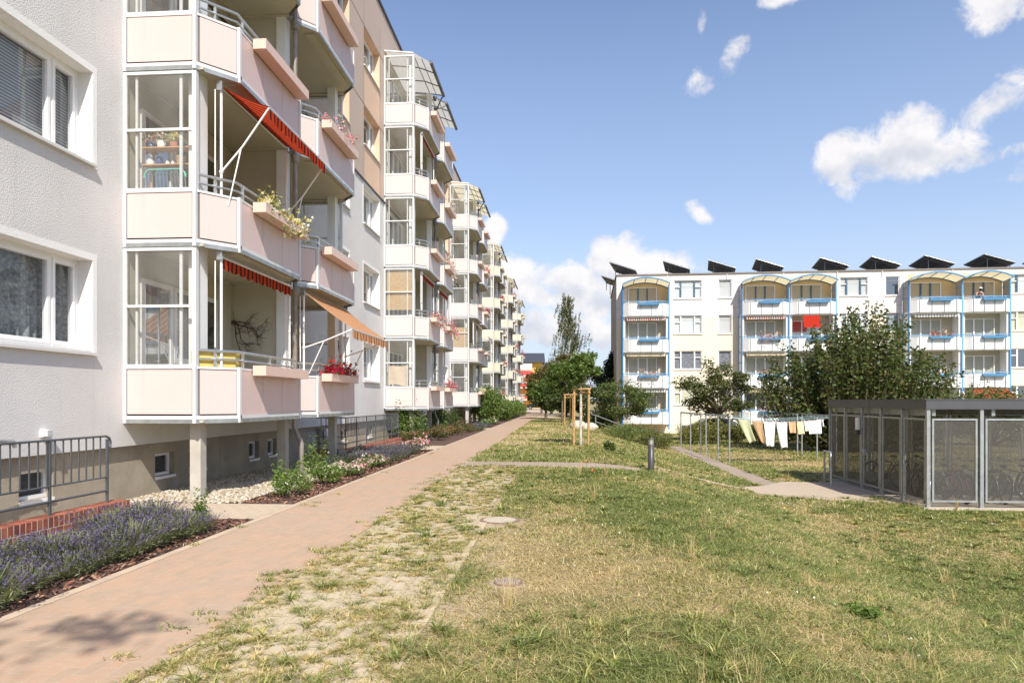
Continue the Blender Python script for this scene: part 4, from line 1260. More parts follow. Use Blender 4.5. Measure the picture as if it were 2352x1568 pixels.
# awnings that are let out on two of its balconies
REDCL = stripemat('red_awning', (.52, .04, .02), (.52, .04, .02), 0, .4, .5, .4)
for (a, w_, k, ext, dr, mt, lb) in ((13.9, 1.25, 2, .35, .95, REDCL, 'red awning pulled down'), (25.9, 2.6, 0, .9, .7, stripemat('rust_awning', (.33, .09, .045), (.22, .05, .025), 0, .25, .5, .3), 'rust red striped awning')):
    m = MB(); z = ZF[k] + 2.66
    m._add([(a, YF - .05, z), (a + w_, YF - .05, z), (a + w_, YF - .05 - ext, z - dr), (a, YF - .05 - ext, z - dr)], [(0, 1, 2, 3)])
    o = m.build('awning', mt, HR); o['label'] = lb

# solar panels on its roof
SOLAR = M('solar_back', (.06, .062, .068), .5, .2, 5)
RACK = M('panel_rack', (.22, .23, .24), .4, .1, 4, metal=.7)
spx = [0.55, 4.9, 8.55, 12.3, 17.3, 21.2, 25.2, 29.6, 34.2]
protos = None
SPL = ['leftmost solar panel on the corner of the white block roof', 'second solar panel from the left, above the first wide window', 'third solar panel, just left of the double arched canopies', 'fourth solar panel, above the middle of the first double canopy', 'fifth solar panel, above the right arch of the first double canopy', 'sixth solar panel, over the tall shrub', 'seventh solar panel, just left of the right double canopies', 'eighth solar panel, above the right double canopies', 'rightmost solar panel at the picture edge']
def solar(x, y, s, label):
    root = empty('solar_panel', (0, 0, 0)); tag(root, label, 'solar panel', 'solar panels tilted on the flat roof')
    t = R(20); c_, s_ = math.cos(t), math.sin(t)
    m = MB(); W, D = 1.75 * s, 3.4 * s
    def P(u, v, h): return (u * c_ + h * s_, v, -u * s_ + h * c_)
    vs = [P(u, v, h) for h in (-.05, .05) for (u, v) in ((-W / 2, 0), (W / 2, 0), (W / 2, D), (-W / 2, D))]
    m._add(vs, [(0, 3, 2, 1), (4, 5, 6, 7), (0, 1, 5, 4), (1, 2, 6, 5), (2, 3, 7, 6), (3, 0, 4, 7)])
    p = m.build('panel', SOLAR, root, (0, 0, .78 * s))
    f = MB()
    for (u0, v0, u1, v1) in ((-W / 2, 0, W / 2, 0), (-W / 2, 0, -W / 2, D), (W / 2, 0, W / 2, D)): f.tube([P(u0, v0, 0), P(u1, v1, 0)], .03, 5)
    f.build('panel_frame', ALU, root, (0, 0, .78 * s))
    r = MB()
    for v in (.5 * s, D - .5 * s):
        r.tube([(-W * .3 * c_, v, W * .3 * s_ + .72 * s), (-W * .3 * c_, v, 0)], .035, 6); r.tube([(W * .42 * c_, v, -W * .42 * s_ + .72 * s), (W * .42 * c_, v, 0)], .035, 6)
        r.tube([P(-W / 2, v, -.06 + 0)[:2] + (P(-W / 2, v, -.06)[2] + .78 * s,), P(W / 2, v, -.06)[:2] + (P(W / 2, v, -.06)[2] + .78 * s,)], .03, 6)
    for u in (-W * .2, W * .2): r.tube([P(u, 0, -.05)[:2] + (P(u, 0, -.05)[2] + .78 * s,), P(u, D, -.05)[:2] + (P(u, D, -.05)[2] + .78 * s,)], .02, 5)
    r.build('rack', RACK, root)
    cb, sb = math.cos(HRB), math.sin(HRB)
    root.location = (HRO[0] + x * cb - y * sb, HRO[1] + x * sb + y * cb, HTOP + .09)
    root.rotation_euler = (0, 0, HRB + R(-9))
for i, x in enumerate(spx):
    solar(x, 1.6, 1.28, SPL[i])
    if i not in (5,):
        solar(x - 1.9 if i else -.1, 7.0, 1.15, 'farther panel in the back row, behind the %s panel of the front row' % ['first', 'second', 'third', 'fourth', 'fifth', 'sixth', 'seventh', 'eighth', 'ninth'][i])

# ------------------------------------------------------------------ far yellow house
HY = empty('yellow_house', (-4.2, 160, 0), R(3))
tag(HY, 'yellow and orange house with red balconies and dark pitched roof at the path end', 'house')
YEL = M('sunny_yellow_wall', (.80, .50, .07), .9, .04, .3); ORG = M('orange_wall', (.62, .30, .08), .9, .04, .3)
m = MB(); m.box(-16, 0, 0, 10, 0, 11.0, 0); m.build('wall', [YEL], HY)
m = MB(); m._add([(-16.5, -1.2, 10.9), (.6, -1.2, 10.9), (.6, 5, 13.2), (-16.5, 5, 13.2), (.6, 11, 10.9), (-16.5, 11, 10.9), (-16.5, -1.2, 10.6), (.6, -1.2, 10.6), (.6, 11, 10.6), (-16.5, 11, 10.6)],
                [(0, 1, 2, 3), (3, 2, 4, 5), (6, 7, 1, 0), (1, 7, 8, 4, 2), (6, 0, 3, 5, 9), (9, 8, 7, 6)]); m.build('roof', M('slate_roof', (.05, .055, .07), .7, .1, 2), HY)
m = MB(); m.box(-9, -2.2, -.01, .02, 0, 10.6); m.build('recess_wall', ORG, HY)
REDP = M('red_balcony_panel', (.62, .06, .05), .5, .05, 2)
for k in range(3):
    z = 2.0 + 2.8 * k
    s = MB(); s.box(-9, -2.0, -1.8, -.02, z - .2, z); s.tube([(-2.05, -1.75, z), (-2.05, -1.75, z + 1.1)], .06, 6); s.tube([(-9, -1.75, z + 1.1), (-2.05, -1.75, z + 1.1)], .05, 6)
    for x in (-8.2, -5.2): s.tube([(x, -1.75, z), (x, -1.75, z + 1.1)], .05, 6)
    o = s.build('balcony', PVC, HY)
    r = MB()
    for (x0, x1) in ((-8.1, -5.3), (-5.1, -2.15)): r.box(x0, x1, -1.78, -1.72, z + .1, z + .9)
    r.build('balcony_panel', REDP, o)
    wv = MB(); wv.box(-6.6, -5.2, -.06, -.03, z + .1, z + 2.2); wv.build('window', PVC, HY)
m = MB(); m.box(-8, -2.4, -1.6, -1.5, 8.9, 10.3); m.build('loggia_glazing', M('loggia_glazing_white', (.62, .63, .64), .3, .3, .8), HY)

# ------------------------------------------------------------------ cellar stair parapets of brick with railings
BRICK = [M('clinker_red', (.29, .085, .05), .6, .25, 8, bump=.003, bs=60), M('clinker_dark', (.19, .065, .045), .6, .2, 8, bump=.003, bs=60), M('clinker_orange', (.36, .13, .075), .6, .2, 8, bump=.003, bs=60)]
MORTAR = M('lime_mortar', (.60, .54, .46), .95, .1, 10)
def brick_wall(y0, y1, near_leg, label):
    m = MB(); r = random.Random(int(y0 * 10))
    xo, xi = -5.86, -6.10; zt = .26
    m.box(xi + .002, xo - .002, y0 + .002, y1 - .002, -.2, zt - .003, 3)
    n = int((y1 - y0) / .082); st = (y1 - y0) / n
    for i in range(n):                                    # header course on edge
        m.box(xi, xo, y0 + i * st + .007, y0 + (i + 1) * st - .007, zt - .115, zt, r.choice([0, 0, 1, 2]))
    for c in range(2):
        z1 = zt - .127 - c * .084; nn = int((y1 - y0) / .125); s2 = (y1 - y0) / nn
        for i in range(nn):
            a = y0 + i * s2 + .006 + (.06 if c else 0); b = min(y0 + (i + 1) * s2 - .006 + (.06 if c else 0), y1)
            m.box(xo - .05, xo, a, b, z1 - .069, z1, r.choice([0, 0, 1, 2]))
            m.box(xi, xi + .05, a, b, z1 - .069, z1, r.choice([0, 0, 1, 2]))
    if near_leg:                                          # return towards the house
        m.box(-6.86, xi - .004, y0 + .006, y0 + .23, -.2, zt - .008, 3)
        k = int(.74 / .082); s2 = .74 / k
        for i in range(k): m.box(-6.86 + i * s2 + .005, -6.86 + (i + 1) * s2 - .005, y0, y0 + .236, zt - .115, zt, r.choice([0, 1, 2]))
        for c in range(3):
            z1 = zt - .127 - c * .084
            for i in range(4): m.box(-6.86 + i * .25 + .006, min(-6.86 + (i + 1) * .25 - .006, xo), y0 - .001, y0 + .05, z1 - .069, z1, r.choice([0, 0, 1, 2]))
    tag(m.build('brick_parapet', BRICK + [MORTAR]), label, 'brick wall', 'brick parapets around the cellar stairs')
def railing(y0, y1, label, cross=False):
    x = -5.98; root = empty('stair_railing', (x, y1, .26)); tag(root, label, 'railing', 'railings of the cellar stairs')
    L = y1 - y0; zt = .88
    npost = max(3, int(L / 1.05) + 1)
    ys = [-.09 - (L - .2) * i / (npost - 1) for i in range(npost)]
    for i, yy in enumerate(ys): p = MB(); p.box(-.014, .014, yy - .014, yy + .014, 0, zt if i else zt - .04); p.build('post', BLACKRAIL, root)
    t = MB()
    t.tube([(0, ys[-1], zt), (0, -.12, zt), (0, -.05, zt - .025), (0, -.02, zt - .08), (0, -.03, zt - .15), (0, -.09, zt - .17)], .015, 6)
    t.tube([(0, ys[-1], .34), (0, ys[0], .34)], .012, 6); t.tube([(0, ys[-1], .16), (0, ys[0], .16)], .016, 6)
    if cross: t.tube([(0, ys[-1], zt), (-.85, ys[-1], zt)], .02, 6); t.tube([(0, ys[-1], .34), (-.85, ys[-1], .34)], .012, 6); t.tube([(0, ys[-1], .16), (-.85, ys[-1], .16)], .014, 6)
    t.build('handrail', BLACKRAIL, root)
    n = int(L / .135); 
    b = MB()
    for i in range(1, n): b.box(-.007, .007, -.09 - (L - .2) * i / n - .007, -.09 - (L - .2) * i / n + .007, .34, zt)
    if cross:
        for i in range(1, 6): b.box(-.85 * i / 6 - .009, -.85 * i / 6 + .009, ys[-1] - .009, ys[-1] + .009, .34, zt)
    b.build('baluster', BLACKRAIL, root)
brick_wall(2.3, 8.93, False, 'low red brick parapet behind the lavender, nearest the camera')
brick_wall(18.5, 25.1, True, 'low red brick parapet beyond the first pair of balconies')
railing(2.4, 8.72, 'dark grey railing on the brick parapet nearest the camera')
railing(18.6, 25.0, 'dark railing on the brick parapet beyond the first balconies', True)
# slanting grip rail down the near cellar stairs, fixed to the wall
m = MB(); m.tube([(-6.72, 6.0, .45), (-6.72, 7.3, 1.05), (-6.72, 7.75, 1.12), (-6.72, 7.95, 1.10), (-6.72, 7.98, 1.03)], .024, 8)
m.tube([(-6.72, 7.5, 1.07), (-6.72, 7.5, .0)], .018, 6)
tag(m.build('grip_rail', STEEL), 'bent steel grip rail of the near cellar stairs, behind the railing', 'handrail')

# wall lamp under the lower window
root = empty('wall_lamp', (WX, 8.72, 1.17)); tag(root, 'small white square lamp on the grey wall above the near railing', 'wall lamp')
m = MB(); m.box(.0, .05, -.055, .055, -.05, .05); m.build('mount', PVC, root, bevel=.004)
m = MB(); m.box(.05, .11, -.05, .05, -.045, .045); m.build('lens', M('lamp_lens_grey', (.50, .51, .52), .3, .05, 4), root, bevel=.006)
for (m_, y_) in ((1, 19.9),):
    root = empty('wall_lamp', (WX - .05, y_, .62)); tag(root, 'round white lamp on the plinth behind the second brick parapet', 'wall lamp')
    m = MB(); m.ball((.05, 0, 0), .17, sq=(.45, .75, 1.0)); m.build('lens', PVC, root)

# ------------------------------------------------------------------ lids in the ground
def disc(name, x, y, r, mats, label, cat, ring=True, grate=False):
    m = MB(); z = gzf(x, y)
    m.lathe([(r, -.02), (r, .012), (r * .82, .014)], (x, y, z), 40, 0, False)
    o = m.build(name, mats[0]); tag(o, label, cat)
    k = MB()
    if not grate: k.lathe([(r * .81, .0), (r * .81, .016), (.001, .020)], (x, y, z), 40, 0, False); k.build('lid', mats[1], o)
    else:
        for i in range(-5, 6):
            for j in range(-5, 6):
                if math.hypot(i, j) < 5.2: k.box(x + i * r * .16 - r * .06, x + i * r * .16 + r * .06, y + j * r * .16 - r * .06, y + j * r * .16 + r * .06, z + .013, z + .022)
        k.build('grid', mats[1], o)
    return o
RUST = M('rusty_iron', (.24, .155, .11), .8, .3, 20, bump=.002, bs=80)
disc('manhole', -.81, 9.12, .27, [RUST, M('concrete_lid', (.46, .40, .31), .9, .1, 12, bump=.003, bs=60)], 'round concrete manhole cover with a brown iron rim in the lawn', 'manhole cover')
disc('drain_cover', -.46, 6.0, .125, [RUST, M('grey_iron', (.36, .29, .23), .7, .2, 20)], 'small round iron drain cover set in the dry lawn', 'drain cover', grate=True)

# ------------------------------------------------------------------ bollard light
bx, by = 2.31, 17.63; bz = gzf(bx, by)
root = empty('bollard_light', (bx, by, bz)); tag(root, 'dark grey bollard light standing at the end of the cross path', 'bollard light')
ANTH = M('anthracite_paint', (.055, .052, .055), .4, .08, 5)
m = MB(); m.lathe([(.08, -.05), (.08, .70), (.073, .702)], n=24); m.build('body', ANTH, root)
m = MB(); m.lathe([(.066, .702), (.066, .84)], n=24); m.build('lens', glassmat('frosted_lens', (.75, .75, .73), .08, .2, haze=.5), root)
m = MB(); m.lathe([(.03, .703), (.03, .83)], n=16); m.build('lamp_tube', PVC, root)
m = MB(); m.lathe([(.072, .84), (.072, .862), (.02, .868)], n=24); m.build('cap', ANTH, root)

# ------------------------------------------------------------------ staked trees: the stakes
STAKE = M('pine_stake', (.44, .27, .115), .8, .22, 9, bump=.003, bs=50, streak=.3)
def stakes(x, y, s, label, rz=0.0):
    root = empty('tree_stakes', (x, y, gzf(x, y)), rz); tag(root, label, 'tree stakes', 'timber tripods around young trees')
    P3 = [(-.28, -.18), (.25, -.14), (.02, .28)]
    for i, (a, b) in enumerate(P3):
        m = MB(); m.tube([(a, b, -.3), (a + .02, b, 1.0), (a + .03, b, 2.02)], .045 * s, 10); m.build('stake', STAKE, root)
    for i in range(3):
        a, b = P3[i], P3[(i + 1) % 3]; dx, dy = b[0] - a[0], b[1] - a[1]; L = math.hypot(dx, dy)
        z = 2.03 if i == 0 else 1.96 - .06 * i
        m = MB(); m.tube([(a[0] + .02 - dx / L * .07, a[1] - dy / L * .07, z), (b[0] + .02 + dx / L * .07, b[1] + dy / L * .07, z)], .042 * s, 8); m.build('crossbar', STAKE, root)
    return root
stakes(.74, 24.87, 1.0, 'nearer timber stakes and crossbars holding the young tree', R(4))
stakes(.58, 45.5, 1.0, 'farther timber stakes, left behind the nearer young tree', R(-10))

# ------------------------------------------------------------------ handrail on the slope, boulders
GALV = M('galvanised_tube', (.40, .415, .42), .4, .12, 6, metal=.5)
m = MB()
z0, z1 = gzf(2.15, 42), gzf(3.55, 40.2)
m.tube([(1.9, 42.2, z0 + .92), (2.15, 42, z0 + .86), (3.55, 40.2, z1 + .74), (3.72, 40.0, z1 + .66), (3.6, 40.1, z1 + .58)], .03, 8)
m.tube([(2.15, 42, z0 + .48), (3.55, 40.2, z1 + .38)], .024, 8)
m.tube([(2.15, 42, z0 - .1), (2.15, 42, z0 + .86)], .03, 8); m.tube([(3.55, 40.2, z1 - .1), (3.55, 40.2, z1 + .74)], .03, 8)
tag(m.build('handrail', GALV), 'slanting galvanised handrail beside the spreading shrub', 'handrail')
def boulder(x, y, r, label, sd):
    q = random.Random(sd); m = MB(); n, k = 16, 10; vs = []; fs = []
    for i in range(k + 1):
        th = math.pi * i / k
        for j in range(n):
            a = 2 * math.pi * j / n; w_ = 1 + .16 * math.sin(3 * a + sd) * math.sin(th) + .08 * math.sin(5 * th + a * 2)
            vs.append((r * 1.2 * w_ * math.sin(th) * math.cos(a), r * w_ * math.sin(th) * math.sin(a), -r * .72 * math.cos(th) * w_))
    for i in range(k):
        for j in range(n): fs.append((i * n + j, i * n + (j + 1) % n, (i + 1) * n + (j + 1) % n, (i + 1) * n + j))
    m._add(vs, fs, 0, True)
    tag(m.build('boulder', M('granite_%d' % sd if False else 'pale_granite', (.52, .46, .38), .9, .18, 5, bump=.01, bs=25), None, (x, y, gzf(x, y) + r * .3)), label, 'boulder', 'boulders at the head of the slope')
boulder(1.05, 41.5, .42, 'left one of two pale boulders behind the stakes', 1)
boulder(1.75, 41.2, .38, 'right one of two pale boulders, nearer the handrail', 2)

# ------------------------------------------------------------------ drying ground: frames, lines, laundry
LOWZ = -.95
def dry_frame(x, ys, label):
    root = empty('laundry_stand', (x, ys[0], gzf(x, ys[0]))); tag(root, label, 'drying frame', 'galvanised frames of the drying ground')
    zt = 1.94
    for y in ys:
        m = MB(); m.tube([(0, y - ys[0], -.2), (0, y - ys[0], zt)], .035, 8); m.build('post', GALV, root)
    m = MB(); m.tube([(0, -.05, zt), (0, ys[-1] - ys[0] + .05, zt)], .03, 8)
    for i in range(int((ys[-1] - ys[0]) / .45)): m.box(-.03, .03, .2 + i * .45 - .006, .2 + i * .45 + .006, zt - .08, zt)
    m.build('top_bar', GALV, root)
dry_frame(6.88, [28.4, 30.4, 32.9], 'near left drying frame on three posts beside the lower path')
dry_frame(6.72, [33.3, 35.9, 38.7], 'far left drying frame in front of the clipped hedge')
dry_frame(11.3, [28.9, 31.0, 32.9], 'near right drying frame by the bicycle shed')
dry_frame(11.3, [33.5, 35.9, 38.7], 'far right drying frame under the tall shrub')
LINE = M('pale_blue_line', (.42, .60, .66), .6, .05, 5)
ZL = LOWZ + 1.90
def sag(t, d): return -d * 4 * t * (1 - t)
lines = [(29.0, .20), (29.6, .14), (30.3, .12), (31.3, .12), (35.2, .1)]
for i, (y, d) in enumerate(lines):
    m = MB(); m.tube([(6.88 + 4.42 * k / 16, y + .0, ZL + sag(k / 16, d)) for k in range(17)], .007 if i < 2 else .005, 5, 0)
    tag(m.build('clothes_line', LINE), ['nearest clothes line, carrying the laundry', 'second clothes line, hanging empty behind the laundry', 'third clothes line of the near frames, empty', 'fourth clothes line of the near frames, farthest back', 'single clothes line between the far drying frames'][i], 'clothes line', 'lines of the drying ground')
def X_of(px, y=29.0):
    u = (px - 1176) / 1568; s, c = math.sin(YAW), math.cos(YAW)
    return y * (-s + u * c) / (c + u * s)
def cloth(name, x0, x1, drop, mat, label, cat, skew=0.0, narrow=1.0, legs=False, wave=.055, group='laundry on the nearest line', tipskew=0.0):
    n, k = 14, 18; y = 29.0; v = []; f = []
    q = random.Random(label)
    ph = q.random() * 6
    for j in range(k + 1):
        t = j / k
        for i in range(n + 1):
            u = i / n
            xx = x0 + (x1 - x0) * (.5 + (u - .5) * (1 - (1 - narrow) * t)) + skew * t ** 1.3
            zl = ZL + sag((xx - 6.88 - skew * t ** 1.3) / 4.42, .20)
            zz = zl - .01 - drop * t * (1 + tipskew * (u - .5)) - .02 * math.sin(math.pi * u) * (1 - t)
            yy = y + wave * math.sin(u * 7 + ph + t * 2) * (.3 + t) - .10 * t * t
            v.append((xx, yy, zz))
    for j in range(k):
        for i in range(n):
            if legs and j > k * .35 and i in (6, 7) : continue
            a = j * (n + 1) + i; f.append((a, a + n + 1, a + n + 2, a + 1))
    m = MB(); m._add(v, f, 0, True)
    o = m.build(name, mat); so = o.modifiers.new('thickness', 'SOLIDIFY'); so.thickness = .006
    tag(o, label, cat, group)
    for u in (.04, .5, .96) if x1 - x0 > .3 else (.1, .9):
        xx = x0 + (x1 - x0) * u; zz = ZL + sag((xx - 6.88) / 4.42, .20)
        pg = MB(); pg.box(xx - .008, xx + .008, y - .014, y + .014, zz - .05, zz + .04); pg.build('peg', PEG, o)
PEG = M('clothes_peg', (.6, .35, .3), .6, .2, 9)
def cmat(n, c): return M(n, c, .9, .05, 6, spec=.1)
WHITEC = cmat('white_cotton', (.82, .81, .81))
cloth('towel', X_of(1695), X_of(1722), .92, cmat('sage_cotton', (.46, .47, .30)), 'sage green towel, leftmost on the clothes line', 'towel', skew=.32, narrow=.55, tipskew=-.15)
cloth('towel', X_of(1727), X_of(1752), .92, cmat('ochre_cotton', (.44, .30, .165)), 'ochre brown towel, second from the left on the line', 'towel', skew=.22, narrow=.45, tipskew=.1)
cloth('trousers', X_of(1754), X_of(1781), 1.02, WHITEC, 'white trousers next to the ochre towel', 'trousers', skew=.03, narrow=.62)
cloth('trousers', X_of(1783), X_of(1809), 1.06, WHITEC, 'white trousers next to the orange towel', 'trousers', skew=.05, narrow=.55)
cloth('towel', X_of(1811), X_of(1827), .46, cmat('orange_terry', (.80, .40, .23)), 'small orange towel in the middle of the line', 'towel', narrow=.85)
cloth('towel', X_of(1830), X_of(1846), .52, cmat('lemon_terry', (.80, .74, .40)), 'small lemon yellow towel right of the orange one', 'towel', narrow=.9)
cloth('pillow_case', X_of(1847), X_of(1859), .42, WHITEC, 'narrow white cloth between yellow towel and white sheet', 'cloth', narrow=.9)
cloth('bed_sheet', X_of(1856), X_of(1885), .56, WHITEC, 'wide white sheet, the largest white cloth on the line', 'sheet', narrow=1.0, tipskew=.05)
cloth('underwear', X_of(1887), X_of(1892), .3, WHITEC, 'thin white garment at the right end of the line', 'underwear', narrow=.6)

# ------------------------------------------------------------------ bicycle shed of perforated panels
SX, SY, SZ = 8.70, 16.86, -.95
SH = empty('bicycle_shed', (SX, SY, SZ)); tag(SH, 'flat roofed bicycle shed with perforated metal walls on galvanised posts', 'bicycle shed')
def perf(name, col):
    m, t, b = pr(name)
    c = t.node('ShaderNodeTexCoord').outputs['Object']
    vo = t.node('ShaderNodeTexVoronoi'); vo.inputs['Scale'].default_value = 95; vo.inputs['Randomness'].default_value = 0.0
    t.l.new(c, vo.inputs['Vector'])
    b.inputs['Base Color'].default_value = (*col, 1); b.inputs['Metallic'].default_value = .35; b.inputs['Roughness'].default_value = .55
    tr = t.node('ShaderNodeBsdfTransparent')
    mx = t.node('ShaderNodeMixShader')
    t.l.new(t.math('LESS_THAN', vo.outputs['Distance'], .36), mx.inputs[0])
    t.l.new(b.outputs[0], mx.inputs[1]); t.l.new(tr.outputs[0], mx.inputs[2])
    t.l.new(mx.outputs[0], t.n['Material Output'].inputs[0])
    return m
PERF = perf('perforated_sheet', (.125, .118, .105))
SW, SD = 6.0, 5.85
ROOFM = M('anthracite_fascia', (.105, .105, .115), .35, .06, 2, metal=.3)
m = MB(); m.box(-.07, SW + .07, -.07, SD + .07, 2.36, 2.59); m.box(-.085, SW + .085, -.085, SD + .085, 2.575, 2.60); m.box(-.075, -.068, 2.9, 2.93, 2.36, 2.58, 1)
for x in (.25, 2.9): m.box(x, x + .012, -.0735, -.068, 2.361, 2.574, 1)
m.build('roof', [ROOFM, BLACKRAIL], SH)
m = MB(); m.box(-.12, SW + .12, -.16, SD + .12, -.25, .035); m.build('floor_slab', M('shed_concrete', (.46, .40, .32), .9, .12, 2, bump=.003, bs=50), SH)
m = MB()
for x in (.15, 1.5, 3, 4.5, 5.85): m.box(x - .04, x + .04, .02, SD - .02, 2.20, 2.355)
m.build('roof_beam', STEEL, SH)
FX = [0, 1.21, 2.42, 3.63, 4.84, SW]; LYS = [0, 1.19, 2.35, 3.52, 4.67, SD]
def panel(p, q, label=None, name='wall_panel', parent=SH):
    dx, dy = q[0] - p[0], q[1] - p[1]; L = math.hypot(dx, dy)
    f = MB(); z0, z1 = .16, 2.14; e = .09; w_ = .045
    f.box(e, L - e, -.02, .02, z0, z0 + w_); f.box(e, L - e, -.02, .02, z1 - w_, z1); f.box(e, e + w_, -.019, .019, z0 + w_, z1 - w_); f.box(L - e - w_, L - e, -.019, .019, z0 + w_, z1 - w_)
    o = f.build(name, GALV, parent, (p[0], p[1], 0), math.atan2(dy, dx))
    s = MB(); s.quad((e + w_ * .5, 0, z0 + .02), (L - e - w_ * .5, 0, z0 + .02), (L - e - w_ * .5, 0, z1 - .02), (e + w_ * .5, 0, z1 - .02)); s.build('mesh_sheet', PERF, o)
    return o
for i in range(5):
    panel((FX[i], 0), (FX[i + 1], 0)); panel((FX[i], SD), (FX[i + 1], SD))
    o = panel((0, LYS[i]), (0, LYS[i + 1]), name='door' if i == 2 else 'wall_panel'); panel((SW, LYS[i]), (SW, LYS[i + 1]))
    if i == 2:
        h = MB(); h.box(.96, 1.02, -.03, .06, 1.0, 1.2); h.tube([(.98, .09, 1.14), (.86, .09, 1.14)], .012, 6); h.build('door_handle', ALU, o)
for i, x in enumerate(FX):
    for y in (0, SD):
        m = MB(); m.box(x - .04, x + .04, y - .04, y + .04, .03, 2.355); m.build('post', GALV, SH)
for y in LYS[1:-1]:
    for x in (0, SW):
        m = MB(); m.box(x - .035, x + .035, y - .035, y + .035, .03, 2.355); m.build('post', GALV, SH)
root = empty('shed_lamp', (SX - .05, SY + 3.62, SZ + 1.72)); tag(root, 'white lamp with dark base on the shed post near the door', 'wall lamp')
m = MB(); m.box(-.09, .0, -.06, .06, .0, .36); m.build('lens', PVC, root, bevel=.02)
m = MB(); m.box(-.10, .0, -.07, .07, -.14, -.003); m.build('housing', ANTH, root, bevel=.01)
m = MB()
for yy in (21.2, 21.9): pass
m.tube([(8.15, 21.75, SZ), (8.15, 21.75, SZ + .93), (8.12, 21.70, SZ + 1.02), (8.05, 21.0, SZ + 1.02), (8.03, 20.93, SZ + .94), (8.03, 20.9, SZ)], .03, 8)
m.tube([(8.15, 21.75, SZ + .5), (8.03, 20.9, SZ + .5)], .025, 8)
tag(m.build('hoop_barrier', GALV), 'galvanised tube hoop beside the shed entrance', 'hoop barrier')

# bicycles parked inside
TYRE = M('black_tyre', (.02, .02, .02), .8, .1, 9); CHROME = M('bright_metal', (.65, .66, .68), .2, .05, 5, metal=.9); SADDLE = M('black_saddle', (.03, .03, .03), .5, .1, 5)
def bike(label, frame_mat, x, y, rz, proto=None):
    if proto:
        root = copy_tree(proto); 
        for ch in root.children:
            if ch.name.startswith('frame'): ch.data = ch.data.copy(); ch.data.materials[0] = frame_mat
    else:
        root = empty('bicycle')
        for cx in (-.52, .52):
            m = MB(); n = 28
            m.tube([(cx + .335 * math.cos(2 * math.pi * i / n), 0, .35 + .335 * math.sin(2 * math.pi * i / n)) for i in range(n + 1)], .019, 6, cap=False)
            wt = m.build('wheel', TYRE, root)
            r = MB(); r.tube([(cx + .305 * math.cos(2 * math.pi * i / n), 0, .35 + .305 * math.sin(2 * math.pi * i / n)) for i in range(n + 1)], .011, 5, cap=False)
            for i in range(14):
                a = 2 * math.pi * i / 14; r.tube([(cx + .02 * math.cos(a + .5), .02 * (-1) ** i, .35 + .02 * math.sin(a + .5)), (cx + .3 * math.cos(a), 0, .35 + .3 * math.sin(a))], .0022, 3)
            r.build('rim', CHROME, wt)
        m = MB(); bb = (-.06, 0, .30); st = (-.20, 0, .72); hd = (.36, 0, .78); hl = (.40, 0, .62)
        for a, b, r in ((bb, st, .018), (bb, hl, .02), (st, hd, .017), (hd, hl, .02), (hl, (.52, .05, .35), .013), (hl, (.52, -.05, .35), .013), (bb, (-.52, .05, .35), .011), (bb, (-.52, -.05, .35), .011), (st, (-.52, .05, .35), .010), (st, (-.52, -.05, .35), .010)): m.tube([a, b], r, 7)
        m.build('frame', frame_mat, root)
        m = MB(); m.tube([st, (-.24, 0, .86)], .013, 6); m.ball((-.25, 0, .9), .12, 1, sq=(1.15, .6, .32)); m.build('saddle', [CHROME, SADDLE], root)
        m = MB(); m.tube([hd, (.34, 0, .98)], .014, 6); m.tube([(.2, -.30, 1.03), (.30, -.24, 1.02), (.35, -.08, .99), (.35, .08, .99), (.30, .24, 1.02), (.2, .30, 1.03)], .012, 7); m.tube([(.2, -.30, 1.03), (.10, -.31, 1.03)], .017, 7, 1); m.tube([(.2, .30, 1.03), (.10, .31, 1.03)], .017, 7, 1); m.build('handlebar', [CHROME, SADDLE], root)
        m = MB(); m.lathe([(.09, -.006), (.09, .006)], n=18); 
        for i, p in enumerate(m.v): m.v[i] = (p[0] - .06, p[2] + .05, p[1] + .30)
        m.tube([(-.06, .07, .30), (.05, .07, .18)], .01, 5); m.tube([(-.06, -.07, .30), (-.17, -.07, .42)], .01, 5); m.box(.0, .1, .07, .16, .17, .19); m.box(-.22, -.12, -.16, -.07, .41, .43); m.build('crankset', SADDLE, root)
        m = MB()
        for cx in (-.52, .52):
            m.tube([(cx + .375 * math.cos(R(q)), 0, .35 + .375 * math.sin(R(q))) for q in range(10 if cx > 0 else 30, 181 if cx < 0 else 140, 15)], .013, 5)
        m.build('mudguard', CHROME, root)
        m = MB(); m.tube([(-.78, .06, .74), (-.28, .06, .74)], .008, 5); m.tube([(-.78, -.06, .74), (-.28, -.06, .74)], .008, 5)
        for i in range(5): m.tube([(-.75 + i * .1, -.06, .74), (-.75 + i * .1, .06, .74)], .005, 4)
        m.tube([(-.7, .06, .74), (-.52, .07, .35)], .007, 5); m.tube([(-.7, -.06, .74), (-.52, -.07, .35)], .007, 5); m.build('carrier', CHROME, root)
    root.location = (x, y, SZ + .037); root.rotation_euler = (R(5), 0, rz)
    tag(root, label, 'bicycle', 'bicycles parked inside the shed')
    return root
def paint(n, c): return M(n, c, .3, .05, 3, metal=.2)
